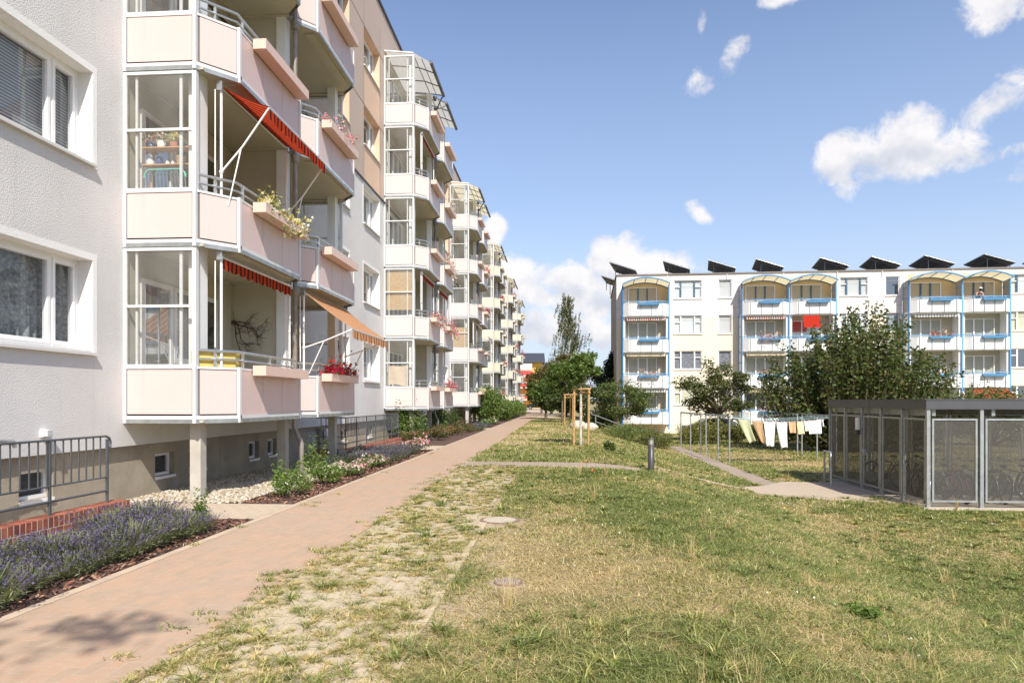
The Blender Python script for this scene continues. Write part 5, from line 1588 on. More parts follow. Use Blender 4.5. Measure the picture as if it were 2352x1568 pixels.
BK = [('black bicycle nearest the left front corner post inside the shed', (.02, .02, .022), 9.15, 18.1, 75), ('silver bicycle second from the left inside the shed', (.5, .5, .52), 9.55, 18.2, 102),
      ('red bicycle seen through the first front panel of the shed', (.45, .04, .03), 9.98, 18.0, 84), ('dark blue bicycle behind the second front post of the shed', (.03, .05, .16), 10.45, 18.2, 96),
      ('dark green bicycle seen through the second front panel', (.03, .10, .05), 10.95, 18.05, 80), ('grey bicycle farther right in the second front panel', (.2, .2, .21), 11.45, 18.2, 100), ('white bicycle cut by the right picture edge', (.6, .6, .58), 11.9, 18.0, 88),
      ('black bicycle in the rear row of the shed by the door', (.03, .03, .03), 9.6, 21.0, 110), ('brown bicycle in the rear row behind the red one', (.2, .10, .05), 10.4, 21.1, 82)]
p0 = None
for (lb, c, x, y, a) in BK:
    b_ = bike(lb, paint('bike_paint', c), x, y, R(a), p0); p0 = p0 or b_

# ------------------------------------------------------------------ cars
def car(label, col, x, y, rz, z=None):
    root = empty('parked_car', (x, y, gzf(x, y) if z is None else z), rz); tag(root, label, 'car')
    prof = [(-2.1, .35), (-2.12, .75), (-1.98, .93), (-1.35, .98), (-.75, 1.40), (.2, 1.47), (.95, 1.36), (1.62, .98), (2.02, .88), (2.1, .6), (2.05, .35)]
    secs = []
    b = MB(); n = len(prof); ws = [.78, .84, .84, .85, .64, .62, .64, .85, .82, .80, .78]
    vs = [(p[0], -w_, p[1]) for p, w_ in zip(prof, ws)] + [(p[0], w_, p[1]) for p, w_ in zip(prof, ws)]
    b._add(vs, [(i, i + 1, n + i + 1, n + i) for i in range(n - 1)] + [(n - 1, 0, n, 2 * n - 1)], 0)
    for s in (0, n):
        lo = [s + 0, s + 1, s + 2, s + 3, s + 7, s + 8, s + 9, s + 10]; up = [s + 3, s + 4, s + 5, s + 6, s + 7]
        b._add(vs, [tuple(lo if s else lo[::-1]), tuple(up if s else up[::-1])], 0)
    b.build('body', M('car_paint', col, .25, .03, 2, metal=.3, spec=.6), root, bevel=.05)
    g = MB()
    for s in (-1, 1):
        def sd(x, z):
            t = (z - .98) / .45; return s * (.85 - .22 * t + .006)
        g._add([(-1.15, sd(0, 1.02), 1.02), (-.2, sd(0, 1.02), 1.02), (-.15, sd(0, 1.38), 1.38), (-.68, sd(0, 1.34), 1.34)], [(0, 1, 2, 3) if s < 0 else (3, 2, 1, 0)])
        g._add([(-.1, sd(0, 1.02), 1.02), (1.35, sd(0, 1.02), 1.02), (.9, sd(0, 1.31), 1.31), (-.05, sd(0, 1.38), 1.38)], [(0, 1, 2, 3) if s < 0 else (3, 2, 1, 0)])
    g.quad((-1.30, -.78, 1.02), (-1.30, .78, 1.02), (-.82, .62, 1.37), (-.82, -.62, 1.37)); g.quad((1.57, .78, 1.02), (1.57, -.78, 1.02), (1.02, -.6, 1.34), (1.02, .6, 1.34))
    g.build('window', M('car_glass', (.02, .025, .03), .08, .05, 2, spec=.8), root)
    for cx in (-1.3, 1.3):
        for s in (-1, 1):
            w_ = MB(); w_.lathe([(.31, -.1), (.32, 0), (.31, .1)], n=20)
            for i, p in enumerate(w_.v): w_.v[i] = (p[0] + cx, p[2] + s * .76, p[1] + .32)
            o = w_.build('wheel', TYRE, root)
            h = MB(); h.lathe([(.2, -.012), (.2, .012)], n=16)
            for i, p in enumerate(h.v): h.v[i] = (p[0] + cx, p[2] + s * .87, p[1] + .32)
            h.build('hubcap', CHROME, o)
    l = MB()
    for s in (-1, 1): l.box(-2.13, -2.05, s * .72 - .1, s * .72 + .1, .68, .80)
    l.build('headlight', PVC, root)
car('silver grey car parked behind the clipped hedge, only its roof showing', (.35, .38, .42), 10.3, 46.3, R(4))
car('dark car parked at the far end of the brick path', (.03, .035, .045), -4.4, 130.6, R(0))
car('pale grey car parked right behind the dark one at the path end', (.42, .43, .45), -1.2, 133.6, R(0))

# ------------------------------------------------------------------ foliage
def leaf_quads(P, size, g, asp=.5, droop=0.0, up=0.4):
    n = len(P)
    d = g.normal(size=(n, 3)); d[:, 2] = d[:, 2] * .6 - droop; d /= np.linalg.norm(d, axis=1)[:, None]
    q = g.normal(size=(n, 3)); q[:, 2] += up
    s = np.cross(d, q); s /= (np.linalg.norm(s, axis=1)[:, None] + 1e-9)
    L = (size * (.6 + .8 * g.random(n)))[:, None]
    v = np.stack([P - d * L * .5, P + s * L * asp * .5 - d * L * .05, P + d * L * .5, P - s * L * asp * .5 - d * L * .05], 1)
    return v.reshape(-1, 3), np.arange(n * 4).reshape(n, 4)

def blob_points(blobs, g, shell=.55):
    """blobs: (x,y,z,rx,ry,rz,n) - points biased towards each blob's surface"""
    out = []
    for (x, y, z, rx, ry, rz, n) in blobs:
        d = g.normal(size=(n, 3)); d /= np.linalg.norm(d, axis=1)[:, None]
        r = (shell + (1 - shell) * g.random(n)) ** 1.0 * (1 + .12 * g.normal(size=n))
        out.append(np.array([x, y, z]) + d * r[:, None] * np.array([rx, ry, rz]))
    return np.concatenate(out)

def crown_blobs(c, rx, ry, rz, k, n, g, br=.34, flat=.8):
    """k leaf clumps spread through an ellipsoid crown, n leaves in all"""
    out = []
    for i in range(k):
        d = g.normal(size=3); d /= np.linalg.norm(d)
        r = .35 + .6 * g.random() ** .6
        b = br * (.6 + .8 * g.random())
        out.append((c[0] + d[0] * rx * r, c[1] + d[1] * ry * r, c[2] + d[2] * rz * r, rx * b, ry * b, rz * b * flat, max(3, int(n / k * (.5 + g.random())))))
    return out

GREEN_M = leafmat('mid_green_leaf', (.07, .12, .025), (.12, .175, .045), (.21, .25, .085), .35)
GREEN_D = leafmat('dark_green_leaf', (.04, .066, .018), (.072, .105, .027), (.14, .165, .05), .3)
GREEN_B = leafmat('fresh_green_leaf', (.10, .17, .035), (.17, .25, .055), (.27, .33, .10), .38)
OLIVE = leafmat('olive_leaf', (.085, .09, .026), (.14, .14, .042), (.24, .21, .08), .35)
BRONZE = leafmat('bronze_leaf', (.085, .065, .028), (.14, .105, .045), (.20, .16, .07), .3)
BIRCHL = leafmat('birch_leaf', (.08, .10, .035), (.14, .16, .065), (.26, .27, .14), .35)
YEWL = leafmat('conifer_leaf', (.012, .022, .010), (.022, .036, .014), (.04, .055, .02), .1)
HEDGE = leafmat('hedge_leaf', (.12, .14, .035), (.20, .21, .06), (.46, .40, .12), .35)
SPREAD = leafmat('spreading_leaf', (.09, .13, .032), (.16, .20, .055), (.27, .30, .10), .35)
REDTIP = leafmat('red_tipped_leaf', (.08, .11, .03), (.14, .13, .045), (.30, .10, .06), .3)
BARKM = M('grey_brown_bark', (.13, .10, .075), .9, .3, 9, bump=.01, bs=30)
BARKW = M('pale_bark', (.48, .44, .38), .85, .3, 12, bump=.004, bs=30)

def petal_mat(n, c1, c2): return leafmat(n, c1, c2, None, .3, .6)
PETAL = {'red': petal_mat('red_petal', (.52, .015, .02), (.70, .05, .06)), 'pink': petal_mat('pink_petal', (.72, .16, .28), (.80, .38, .46)), 'white': petal_mat('white_petal', (.74, .72, .66), (.80, .78, .74)),
         'yellow': petal_mat('yellow_petal', (.72, .60, .20), (.78, .72, .42)), 'blush': petal_mat('blush_petal', (.78, .52, .52), (.82, .68, .66)), 'poppy': petal_mat('poppy_petal', (.75, .10, .02), (.80, .16, .03)), 'violet': petal_mat('violet_petal', (.085, .068, .14), (.165, .135, .235)), 'wine': petal_mat('wine_petal', (.30, .01, .06), (.45, .02, .10))}

def limbs(mb, base, tips, r0, g, mi=0, bend=.15):
    for t in tips:
        a, b = np.array(base, float), np.array(t, float)
        m1 = a + (b - a) * .5 + g.normal(size=3) * np.linalg.norm(b - a) * bend * np.array([1, 1, .3]); 
        mb.tube([a, m1, b], [r0, r0 * .6, r0 * .18], 6, mi)

def tree(name, loc, trunk_h, r, blobs, size, leafm, label, cat='tree', group=None, bark=None, seed=1, asp=.55, droop=0., shell=.4, limbn=9, stem_dx=0.0, up=.4):
    g = np.random.default_rng(seed)
    root = empty(name, loc); tag(root, label, cat, group)
    m = MB(); m.tube([(0, 0, -.2), (stem_dx * .3, 0, trunk_h * .5), (stem_dx, 0, trunk_h)], [r * 1.25, r, r * .75], 9)
    pick = list(g.choice(len(blobs), min(limbn, len(blobs)), replace=False)) + list(range(max(0, len(blobs) - 4), len(blobs)))
    limbs(m, (stem_dx, 0, trunk_h * .92), [blobs[i][:3] for i in pick], r * .55, g)
    m.build('trunk', bark or BARKM, root)
    P = blob_points(blobs, g, shell); v, f = leaf_quads(P, size, g, asp, droop, up)
    mats = leafm if isinstance(leafm, list) else [leafm]
    mi = g.integers(0, len(mats), len(f)) if len(mats) > 1 else None
    put('crown', np_mesh('crown', v, f, mats, mi), root)
    return root

def bush(name, loc, rx, ry, h, n, size, leafm, label, cat='shrub', group=None, seed=1, k=14, flowers=None, droop=0., asp=.5, low=.15, shoots=0):
    g = np.random.default_rng(seed)
    root = empty(name, loc); tag(root, label, cat, group)
    bl = []
    for i in range(k):
        a = g.random() * 6.283; q = g.random() ** .5 * .75
        hh = h * (.35 + .45 * g.random()) * (1 - .35 * q)
        bl.append((rx * q * math.cos(a), ry * q * math.sin(a), hh, rx * .36, ry * .36, max(h * .28, hh * .6 * (1 - low)), n // k))
    P = blob_points(bl, g, .5); P = P[P[:, 2] > .02]
    if shoots:
        for i in range(shoots):
            a = g.random() * 6.283; q = .3 + .6 * g.random(); hh = h * (1.0 + .35 * g.random())
            b0 = np.array([rx * q * .6 * math.cos(a), ry * q * .6 * math.sin(a), h * .5]); b1 = np.array([rx * q * 1.2 * math.cos(a), ry * q * 1.2 * math.sin(a), hh])
            P = np.concatenate([P, b0 + (b1 - b0) * g.random((26, 1)) + g.normal(size=(26, 3)) * .022])
    v, f = leaf_quads(P, size, g, asp, droop)
    mats = leafm if isinstance(leafm, list) else [leafm]
    put('foliage', np_mesh('foliage', v, f, mats, g.integers(0, len(mats), len(f))), root)
    m = MB(); limbs(m, (0, 0, -.05), [b[:3] for b in bl[:8]], max(.008, rx * .03), g); m.build('stem', BARKM, root)
    if flowers:
        cols, nf, fs = flowers
        keep = P[P[:, 2] > np.quantile(P[:, 2], .45)]
        c = keep[g.integers(0, len(keep), nf)] * np.array([1.06, 1.06, 1.04])
        PP = (c[:, None, :] + g.normal(size=(nf, 7, 3)) * fs * .45).reshape(-1, 3)
        v, f = leaf_quads(PP, fs, g, .9, 0)
        put('blossom', np_mesh('blossom', v, f, [PETAL[c_] for c_ in cols], np.repeat(g.integers(0, len(cols), nf), 7)), root)
    return root

# ---- trees
G = np.random.default_rng(404)
# young staked trees
bl = crown_blobs((0, 0, 2.76), .74, .72, .58, 40, 6000, G, .36)
tree('young_tree', (.74, 24.87, gzf(.74, 24.87)), 2.35, .045, bl, .12, [GREEN_B, GREEN_M, GREEN_M], 'young tree with pale slender trunk and bright green crown between the nearer stakes', bark=BARKW, seed=3, limbn=14)
bl = crown_blobs((0, 0, 3.3), 1.25, 1.2, 1.15, 34, 6500, G, .34)
tree('young_tree', (.15, 50.5, gzf(.15, 50.5)), 2.2, .075, bl, .15, GREEN_M, 'dark trunked young tree left of the farther stakes', seed=4, limbn=12)
# birch with hanging strands
def birch():
    g = np.random.default_rng(9)
    root = empty('birch_tree', (1.55, 80, -.05)); tag(root, 'tall birch with drooping strands rising above the round trees', 'tree')
    m = MB(); m.tube([(0, 0, 0), (-.25, 0, 5), (-.35, 0, 9), (-.75, 0, 13.6)], [.16, .11, .07, .02], 8)
    P = []
    tops = []
    for i in range(84):
        t = (i / 84) ** .85; z = 4.2 + 9.9 * t
        a = g.random() * 6.283; wmax = 3.1 * (1 - t) ** .7 + .4
        L = wmax * (.35 + .85 * g.random() ** 1.3)
        x0 = -.05 * z; 
        if t > .55: a = math.pi * .5 + (g.random() - .5) * 5
        tip = np.array([x0 + L * math.cos(a) * 1.0 + (.5 if t < .6 else -.0), L * math.sin(a), z + .5 * g.random()])
        m.tube([(x0, 0, z - .6), tuple((np.array([x0, 0, z - .4]) + tip) / 2 + np.array([0, 0, .25])), tuple(tip)], [.03, .02, .008], 5)
        for s in range(7):
            q = .35 + .65 * g.random(); st = np.array([x0, 0, z - .4]) * (1 - q) + tip * q
            ln = (.7 + 1.7 * g.random()) * (1.15 - .5 * t); k = int(25 * ln)
            u = g.random((k, 1)); sway = np.array([[-.12 - .1 * g.random(), .05 * g.normal(), -1]])
            P.append(st + sway * u * ln + g.normal(size=(k, 3)) * .05)
    m.build('trunk', BARKW, root)
    P = np.concatenate(P); v, f = leaf_quads(P, .16, g, .5, .9)
    put('crown', np_mesh('crown', v, f, [BIRCHL, OLIVE], (g.random(len(f)) < .25).astype(np.int32)), root)
birch()
# mixed trees under and behind it
for (x, y, rx, rz, zc, n, mt, sd, lb, th) in [
    (-1.3, 62, 1.55, 1.5, 2.45, 7000, GREEN_M, 21, 'low round dark green tree closest to the far path end', .9),
    (-2.3, 84, 2.3, 1.9, 4.1, 6500, [OLIVE, BRONZE], 22, 'loose olive brown tree leaning towards the yellow house', 2.2),
    (.6, 72, 2.3, 1.7, 4.9, 8000, [BRONZE, OLIVE], 23, 'bronze tinted tree directly below the birch', 2.6),
    (2.7, 70, 1.9, 2.3, 3.6, 6500, [OLIVE, GREEN_M], 24, 'pale mixed green tree between the birch and the dark conifer', 1.6),
    (.9, 58, 1.9, 1.6, 2.1, 6500, GREEN_D, 25, 'dark bushy tree filling the gap behind the stakes', .8)]:
    bl = crown_blobs((0, 0, zc), rx, rx, rz, 34, n, G, .32)
    tree('tree', (x, y, -.1), th, .13, bl, .24, mt, lb, seed=sd, group='trees around the birch')
# dark conifer by the gable
bl = []
for i in range(34):
    t = i / 33; r = 1.75 * (math.sin(math.pi * min(1, .18 + .62 * t)) ** .8) * (1 if t < .75 else 1 - (t - .75) * 2.2)
    a = i * 2.4; bl.append((r * .55 * math.cos(a), r * .55 * math.sin(a), .4 + 5.9 * t, r * .55, r * .55, .7, 360))
tree('conifer', (4.75, 61.5, -.95), 5.5, .15, bl, .2, YEWL, 'dense almost black conifer against the gable of the white block', seed=31, limbn=5)
# tall light shrub left of the first balcony stack
bl = crown_blobs((.1, 0, 2.25), 2.1, 1.7, 1.35, 40, 8500, G, .3)
tree('small_tree', (3.75, 43.5, gzf(3.75, 43.5)), 1.3, .07, bl, .15, [SPREAD, GREEN_D], 'grey green small tree in front of the first balcony stack', seed=33, asp=.4, limbn=16)
# small tree over the hedge
bl = crown_blobs((0, 0, 2.95), 2.35, 2.0, 1.6, 46, 9500, G, .27) + [(-1.9, .2, 4.0, .9, .2, .2, 120), (-2.5, .1, 3.7, .7, .15, .15, 80), (-.7, 0, 4.9, .5, .3, .45, 160), (.4, 0, 4.7, .6, .4, .3, 160)]
tree('small_tree', (9.9, 43.5, -.95), 1.9, .12, bl, .15, [GREEN_D, OLIVE], 'round crowned small tree rising above the clipped hedge', seed=34, limbn=22)
# the big many stemmed shrub behind the shed
def bigshrub():
    g = np.random.default_rng(12)
    root = empty('tall_shrub', (15.2, 36, -.95)); tag(root, 'tall many stemmed shrub with upright leafy shoots behind the shed', 'shrub')
    m = MB(); P = []
    prof = lambda x: 7.25 - .24 * abs(x + .0) ** 1.55 if x < 0 else 7.5 - .41 * abs(x) ** 1.45
    for i in range(300):
        a = g.random() * 6.283; rr = g.random() ** .5
        tx = 5.7 * rr * math.cos(a) + .35; ty = 3.2 * rr * math.sin(a)
        top = max(2.2, prof(tx) * (.62 + .42 * g.random()) * (1 - .18 * rr))
        bx = tx * .28; b_y = ty * .28
        c0 = np.array([bx, b_y, .0]); c1 = np.array([tx * .8, ty * .8, top * .45]); c2 = np.array([tx + g.normal() * .12, ty, top])
        m.tube([tuple(c0), tuple(c1), tuple(c2)], [.035, .022, .006], 5)
        k = int(46 * top); u = .12 + .88 * g.random((k, 1))
        pos = (1 - u) ** 2 * c0 + 2 * u * (1 - u) * c1 + u ** 2 * c2
        P.append(pos + g.normal(size=(k, 3)) * (.30 - .19 * u) )
    for (tx, top) in ((-2.5, 6.3), (-1.2, 7.0), (-.1, 7.1), (1.3, 7.4), (.5, 7.6), (2.3, 7.0), (3.4, 5.2), (4.8, 4.0), (5.7, 3.2), (-3.6, 5.6), (-4.4, 5.0), (6.5, 3.0)):
        for s in range(4):
            c0 = np.array([tx * .6, g.normal() * .3, top * .4]); c2 = np.array([tx + g.normal() * .16, g.normal() * .5, top * (.93 + .1 * g.random())])
            k = 110; u = g.random((k, 1)); P.append(c0 + (c2 - c0) * u + g.normal(size=(k, 3)) * (.15 - .07 * u))
    m.build('trunk', BARKM, root)
    P = np.concatenate(P); P = P[P[:, 2] > .25]
    v, f = leaf_quads(P, .17, g, .6, .1)
    put('crown', np_mesh('crown', v, f, [GREEN_D, OLIVE, GREEN_M], g.choice(3, len(f), p=[.42, .38, .2]).astype(np.int32)), root)
bigshrub()
bush('shrub', (24.6, 41, -.95), 2.4, 1.6, 3.7, 5600, .17, [GREEN_M, OLIVE], 'round green shrub under the rust red awning, right of the tall shrub', seed=41, k=24)
# clipped hedge of separate bushes
for i, (x, y, r, h, lb) in enumerate([(7.7, 41.2, .85, 1.55, 'leftmost bush of the clipped hedge'), (9.0, 41.4, .95, 1.65, 'second bush of the clipped hedge, below the silver grey car'), (10.4, 41.3, .95, 1.50, 'third bush of the clipped hedge, below the small tree trunk'), (11.8, 41.5, 1.0, 1.55, 'fourth bush of the clipped hedge, behind the sage towel'), (13.3, 41.4, 1.0, 1.60, 'fifth bush of the clipped hedge, behind the trousers'), (14.8, 41.4, 1.0, 1.60, 'last bush of the clipped hedge, in the shade of the tall shrub')]):
    bush('hedge_bush', (x, y, -.95), r, .8, h, 3800, .10, HEDGE, lb, 'hedge', 'bushes of the clipped hedge', seed=50 + i, k=22, low=.4)
bush('spreading_shrub', (3.6, 37.2, gzf(3.6, 37.2) - .1), 1.7, 1.5, 1.15, 5200, .11, SPREAD, 'wide spreading shrub below the slanting handrail', seed=61, k=30, droop=.3, asp=.28, low=.5)
bush('spreading_shrub', (5.15, 36.6, gzf(5.15, 36.6) - .1), 1.15, 1.1, 1.15, 3600, .11, [SPREAD, OLIVE], 'right half of the spreading shrubs, next to the lower path', seed=62, k=24, droop=.3, asp=.28, low=.5)
bush('shrub', (2.6, 45.0, gzf(2.6, 45) - .1), 1.5, 1.2, 1.5, 3200, .14, GREEN_D, 'dark low shrub behind the top of the handrail', seed=63, k=18)
bush('weed_plant', (1.62, 23.0, gzf(1.62, 23)), .24, .24, .36, 320, .11, GREEN_M, 'single leafy weed plant right of the young tree', 'plant', seed=64, k=6)
bush('weed_plant', (2.5, 5.95, gzf(2.5, 5.95)), .22, .18, .13, 320, .05, GREEN_B, 'small leafy weed plant in the right foreground lawn', 'plant', seed=65, k=5)

# ---- planting beds along the left house
bush('rose_bush', (-4.55, 11.2, 0), .42, .5, .52, 1500, .05, GREEN_B, 'first rose bush at the paving corner under the near balconies', 'rose bush', 'bushes beside the brick path', seed=71, k=12, shoots=9, flowers=(['white'], 10, .022))
bush('rose_bush', (-4.55, 12.9, 0), .38, .48, .46, 1400, .05, GREEN_B, 'second rose bush, before the blush ground cover roses', 'rose bush', 'bushes beside the brick path', seed=72, k=12, shoots=7, flowers=(['white', 'blush'], 16, .022))
bush('rose_bush', (-5.35, 14.4, 0), .30, .5, .68, 700, .05, GREEN_B, 'thin taller rose bush on the gravel behind the others', 'rose bush', 'bushes beside the brick path', seed=73, k=8, shoots=8)
bush('ground_cover_rose', (-4.55, 14.6, 0), .40, .95, .32, 1500, .05, GREEN_M, 'nearer low ground cover rose dotted with blush flowers', 'rose bush', 'ground cover roses', seed=74, k=14, flowers=(['blush', 'pink', 'blush', 'white'], 130, .03))
bush('ground_cover_rose', (-4.6, 16.3, 0), .42, .8, .32, 1300, .05, GREEN_M, 'farther low ground cover rose next to the lavender', 'rose bush', 'ground cover roses', seed=75, k=14, flowers=(['blush', 'pink', 'blush', 'white'], 90, .03))
bush('rose_bush', (-4.5, 21.4, 0), .5, .55, .55, 1300, .05, GREEN_M, 'pink flowering rose bush between lavender and second paving', 'rose bush', 'bushes beside the brick path', seed=76, k=12, flowers=(['pink', 'blush'], 90, .045))
bush('rose_bush', (-5.55, 18.3, 0), .25, .4, .45, 600, .05, GREEN_M, 'small pale flowered rose bush at the second brick parapet corner', 'rose bush', 'bushes beside the brick path', seed=77, k=8, flowers=(['blush', 'white'], 40, .04))
bush('shrub', (-6.1, 27.0, 0), .8, .85, 1.55, 3000, .09, [GREEN_B, GREEN_M], 'light green shrub left of the concrete post of the second balcony stack', 'shrub', 'shrubs under the second balcony stack', seed=81, k=20, shoots=10)
bush('shrub', (-5.9, 32.0, 0), .6, .7, 1.45, 1700, .09, [GREEN_B, GREEN_M], 'light green shrub right of the first post of the second stack', 'shrub', 'shrubs under the second balcony stack', seed=82, k=14, shoots=8)
bush('shrub', (-6.1, 37.0, 0), 1.0, 1.0, 1.5, 2600, .10, GREEN_D, 'dark green shrub by the last post of the second stack', 'shrub', 'shrubs under the second balcony stack', seed=83, k=16)
for i, (x, y, r) in enumerate([(-5.6, 25.6, .7), (-5.1, 27.6, .65), (-5.2, 29.6, .75), (-5.0, 31.8, .75), (-4.9, 34.2, .8)]):
    bush('spiraea', (x, y, 0), r, r * 1.15, .62, 1500, .07, REDTIP, ['first red tipped low shrub, closest to the second paving', 'second red tipped low shrub of the bed', 'third red tipped low shrub, mid bed', 'fourth red tipped low shrub of the bed', 'last red tipped low shrub, before the far lavender'][i], 'shrub', 'red tipped low shrubs', seed=84 + i, k=14, flowers=(['pink'], 10, .03))
bush('large_bush', (-5.0, 46.5, 0), 1.35, 2.0, 2.9, 9000, .14, [GREEN_B, GREEN_M], 'large leafy bush in front of the third balcony stack', 'bush', 'large bushes along the far path', seed=91, k=40, low=.4, flowers=(['white'], 12, .06))
for i, (x, y, r) in enumerate([(-5.0, 55, 1.3), (-4.9, 61, 1.25), (-4.8, 67, 1.2), (-4.7, 73, 1.1)]):
    bush('large_bush', (x, y, 0), r, 3.0, 2.0 - .05 * i, 5200, .17, [GREEN_B, GREEN_M], ['first of the lower bushes behind the large leafy bush', 'second of the lower bushes behind the large leafy bush', 'third of the lower bushes behind the large leafy bush', 'farthest of the lower bushes beside the far path'][i], 'bush', 'large bushes along the far path', seed=92 + i, k=30, low=.45)
bush('low_bush', (-4.5, 42.5, 0), .7, 1.2, .7, 1800, .09, GREEN_M, 'low bush between the far lavender and the large bush', 'bush', seed=97, k=12, flowers=(['white', 'blush'], 30, .05))

# ---- lavender: separate cushions, four meshes shared by all
LAVG = leafmat('lavender_stem', (.10, .13, .06), (.19, .21, .11), (.28, .27, .16), .25)
def lavender_mesh(seed):
    g = np.random.default_rng(seed)
    n = 320; a = g.random(n) * 6.283; q = g.random(n) ** .5
    b = np.stack([.10 * q * np.cos(a), .10 * q * np.sin(a), np.zeros(n)], 1)
    h = .24 + .22 * g.random(n); d = np.stack([np.cos(a) * q, np.sin(a) * q, np.zeros(n)], 1)
    tip = b + d * (.27 * h / .36)[:, None] + np.stack([g.normal(size=n) * .03, g.normal(size=n) * .03, h * (1 - .25 * q)], 1)
    mid = (b + tip) / 2 + d * .03
    s = np.stack([-np.sin(a), np.cos(a), np.zeros(n)], 1) * .0035
    V = [np.stack([b - s, b + s, mid + s, mid - s], 1).reshape(-1, 3), np.stack([mid - s, mid + s, tip + s, tip - s], 1).reshape(-1, 3)]
    F = [np.arange(n * 4).reshape(n, 4), np.arange(n * 4).reshape(n, 4) + n * 4]
    mi = [np.zeros(2 * n, int)]
    off = 8 * n
    k = n * 7                                              # basal leaves
    p = np.repeat(b, 7, 0) + (np.repeat(mid - b, 7, 0)) * g.random((k, 1)) * 1.3 + g.normal(size=(k, 3)) * .03; p[:, 2] = np.abs(p[:, 2])
    v, f = leaf_quads(p, .055, g, .16, -.6); V.append(v); F.append(f + off); off += len(v); mi.append(np.zeros(k, int))
    fl = g.random(n) < .48; t = tip[fl]; k = len(t) * 6     # flower spikes
    dirn = (tip - mid)[fl]; dirn /= np.linalg.norm(dirn, axis=1)[:, None]
    p = np.repeat(t, 6, 0) + np.repeat(dirn, 6, 0) * (np.tile(np.arange(6), len(t)) * .011 - .015)[:, None] + g.normal(size=(k, 3)) * .003
    v, f = leaf_quads(p, .018, g, .9, 0); V.append(v); F.append(f + off); mi.append(np.ones(k, int))
    return np_mesh('lavender', np.concatenate(V), np.concatenate(F), [LAVG, PETAL['violet']], np.concatenate(mi))
LV = [lavender_mesh(200 + i) for i in range(4)]
def lav_row(spots, label, group):
    q = random.Random(label)
    for (x, y) in spots:
        o = put('lavender', q.choice(LV), None, (x + q.uniform(-.06, .06), y + q.uniform(-.06, .06), 0), q.random() * 6.28)
        s = q.uniform(.7, 1.25); o.scale = (s * 1.05, s * 1.05, s * .7)
        tag(o, label, 'lavender', group)
lav_row([(x, y) for y in np.arange(3.0, 8.75, .36) for x in (-5.2, -4.85, -4.5) if not (y > 8.3 and x > -4.8)], 'flowering violet lavender cushion in the near bed below the brick parapet', 'lavender in the near bed')
lav_row([(x, y) for y in np.arange(17.0, 21.0, .42) for x in (-5.35, -4.95, -4.55)], 'flowering violet lavender cushion in front of the second brick parapet', 'lavender at the second parapet')
lav_row([(x, y) for y in np.arange(36.2, 41.5, .5) for x in (-5.1, -4.6)], 'violet lavender cushion in the far bed by the large bush', 'lavender in the far bed')
bush('small_shrub', (-4.65, 8.45, 0), .2, .28, .36, 420, .05, [GREEN_M, GREEN_B], 'little green leafed shrub at the tip of the near lavender bed', 'shrub', seed=98, k=7, shoots=4)

# ---- poppies in the lawn
def poppy(x, y, h, label):
    root = empty('poppy', (x, y, gzf(x, y))); tag(root, label, 'poppy', 'poppies in the lawn')
    m = MB(); m.tube([(0, 0, 0), (.01, .0, h * .6), (.0, 0, h)], .003, 5); m.build('stem', GREEN_B, root)
    m = MB()
    for i in range(4):
        a = i * math.pi / 2 + .4; c, s = math.cos(a), math.sin(a)
        m._add([(0, 0, h), (c * .035 - s * .03, s * .035 + c * .03, h + .02), (c * .055, s * .055, h + .035), (c * .035 + s * .03, s * .035 - c * .03, h + .02)], [(0, 3, 2, 1)], 0, True)
    m.build('petal', PETAL['poppy'], root)
poppy(.66, 13.9, .20, 'orange red poppy alone in the middle of the lawn')
poppy(.60, 15.9, .20, 'orange poppy just before the cross path')

# ---- flowers growing in the balcony boxes
def flower_box(x, y0, y1, z, cols, n, label, h=.22, trail=.0, leaf=GREEN_M, seed=1, axis=1, w_=.09, out=1):
    g = np.random.default_rng(seed)
    root = empty('balcony_flowers', (x, y0, z)); tag(root, label, 'balcony flowers', 'flowers in the balcony boxes')
    k = n * 3; L = y1 - y0
    t = g.random(k); off = g.normal(size=k) * w_; zz = np.abs(g.normal(size=k)) * h * .55
    tr = g.random(k) < trail; zz = np.where(tr, -g.random(k) * h * 1.4, zz); off = np.where(tr, np.abs(off) + .10, off) * (out if out else 1)
    lump = .55 + .9 * fbm(t * 5 + seed, t * 0, seed, 2)
    P = np.stack([off, t * L, zz * lump], 1) if axis == 1 else np.stack([t * L, -off, zz * lump], 1)
    v, f = leaf_quads(P, .055, g, .7, .0); put('foliage', np_mesh('foliage', v, f, leaf), root)
    c = P[g.integers(0, k, n)]; c = c + np.array([.02 * out if axis == 1 else 0, 0, .03]); PP = (c[:, None, :] + g.normal(size=(n, 6, 3)) * .026).reshape(-1, 3)
    v, f = leaf_quads(PP, .05, g, .9, 0)
    put('blossom', np_mesh('blossom', v, f, [PETAL[q] for q in cols], np.repeat(g.integers(0, len(cols), n), 6)), root)
    return root
BX = WX + 1.80
def lf(mod, side, k, cols, n, label, **kw):
    y = Y0 + mod * MOD + (.98 if side == 0 else 2 * CL - 2.92)
    flower_box(BX, y, y + 1.93, ZB + FH * k + .92, cols, n, label, **kw)
lf(0, 0, 1, ['yellow', 'white', 'yellow'], 130, 'pale yellow and white flowers trailing from the near first floor box', trail=.25, leaf=GREEN_B, seed=301)
lf(0, 0, 3, ['white'], 20, 'green box plants at the very top of the near balconies', seed=302)
lf(0, 1, 2, ['pink', 'blush'], 60, 'pink flowers in the box right of the red awning', seed=303)
lf(0, 1, 0, ['wine', 'red'], 130, 'deep red geraniums in the box beside the orange awning', h=.3, seed=304)
lf(1, 0, 1, ['pink', 'white', 'pink'], 130, 'pink and white flowers before the bamboo blind of the second stack', h=.34, trail=.2, seed=305)
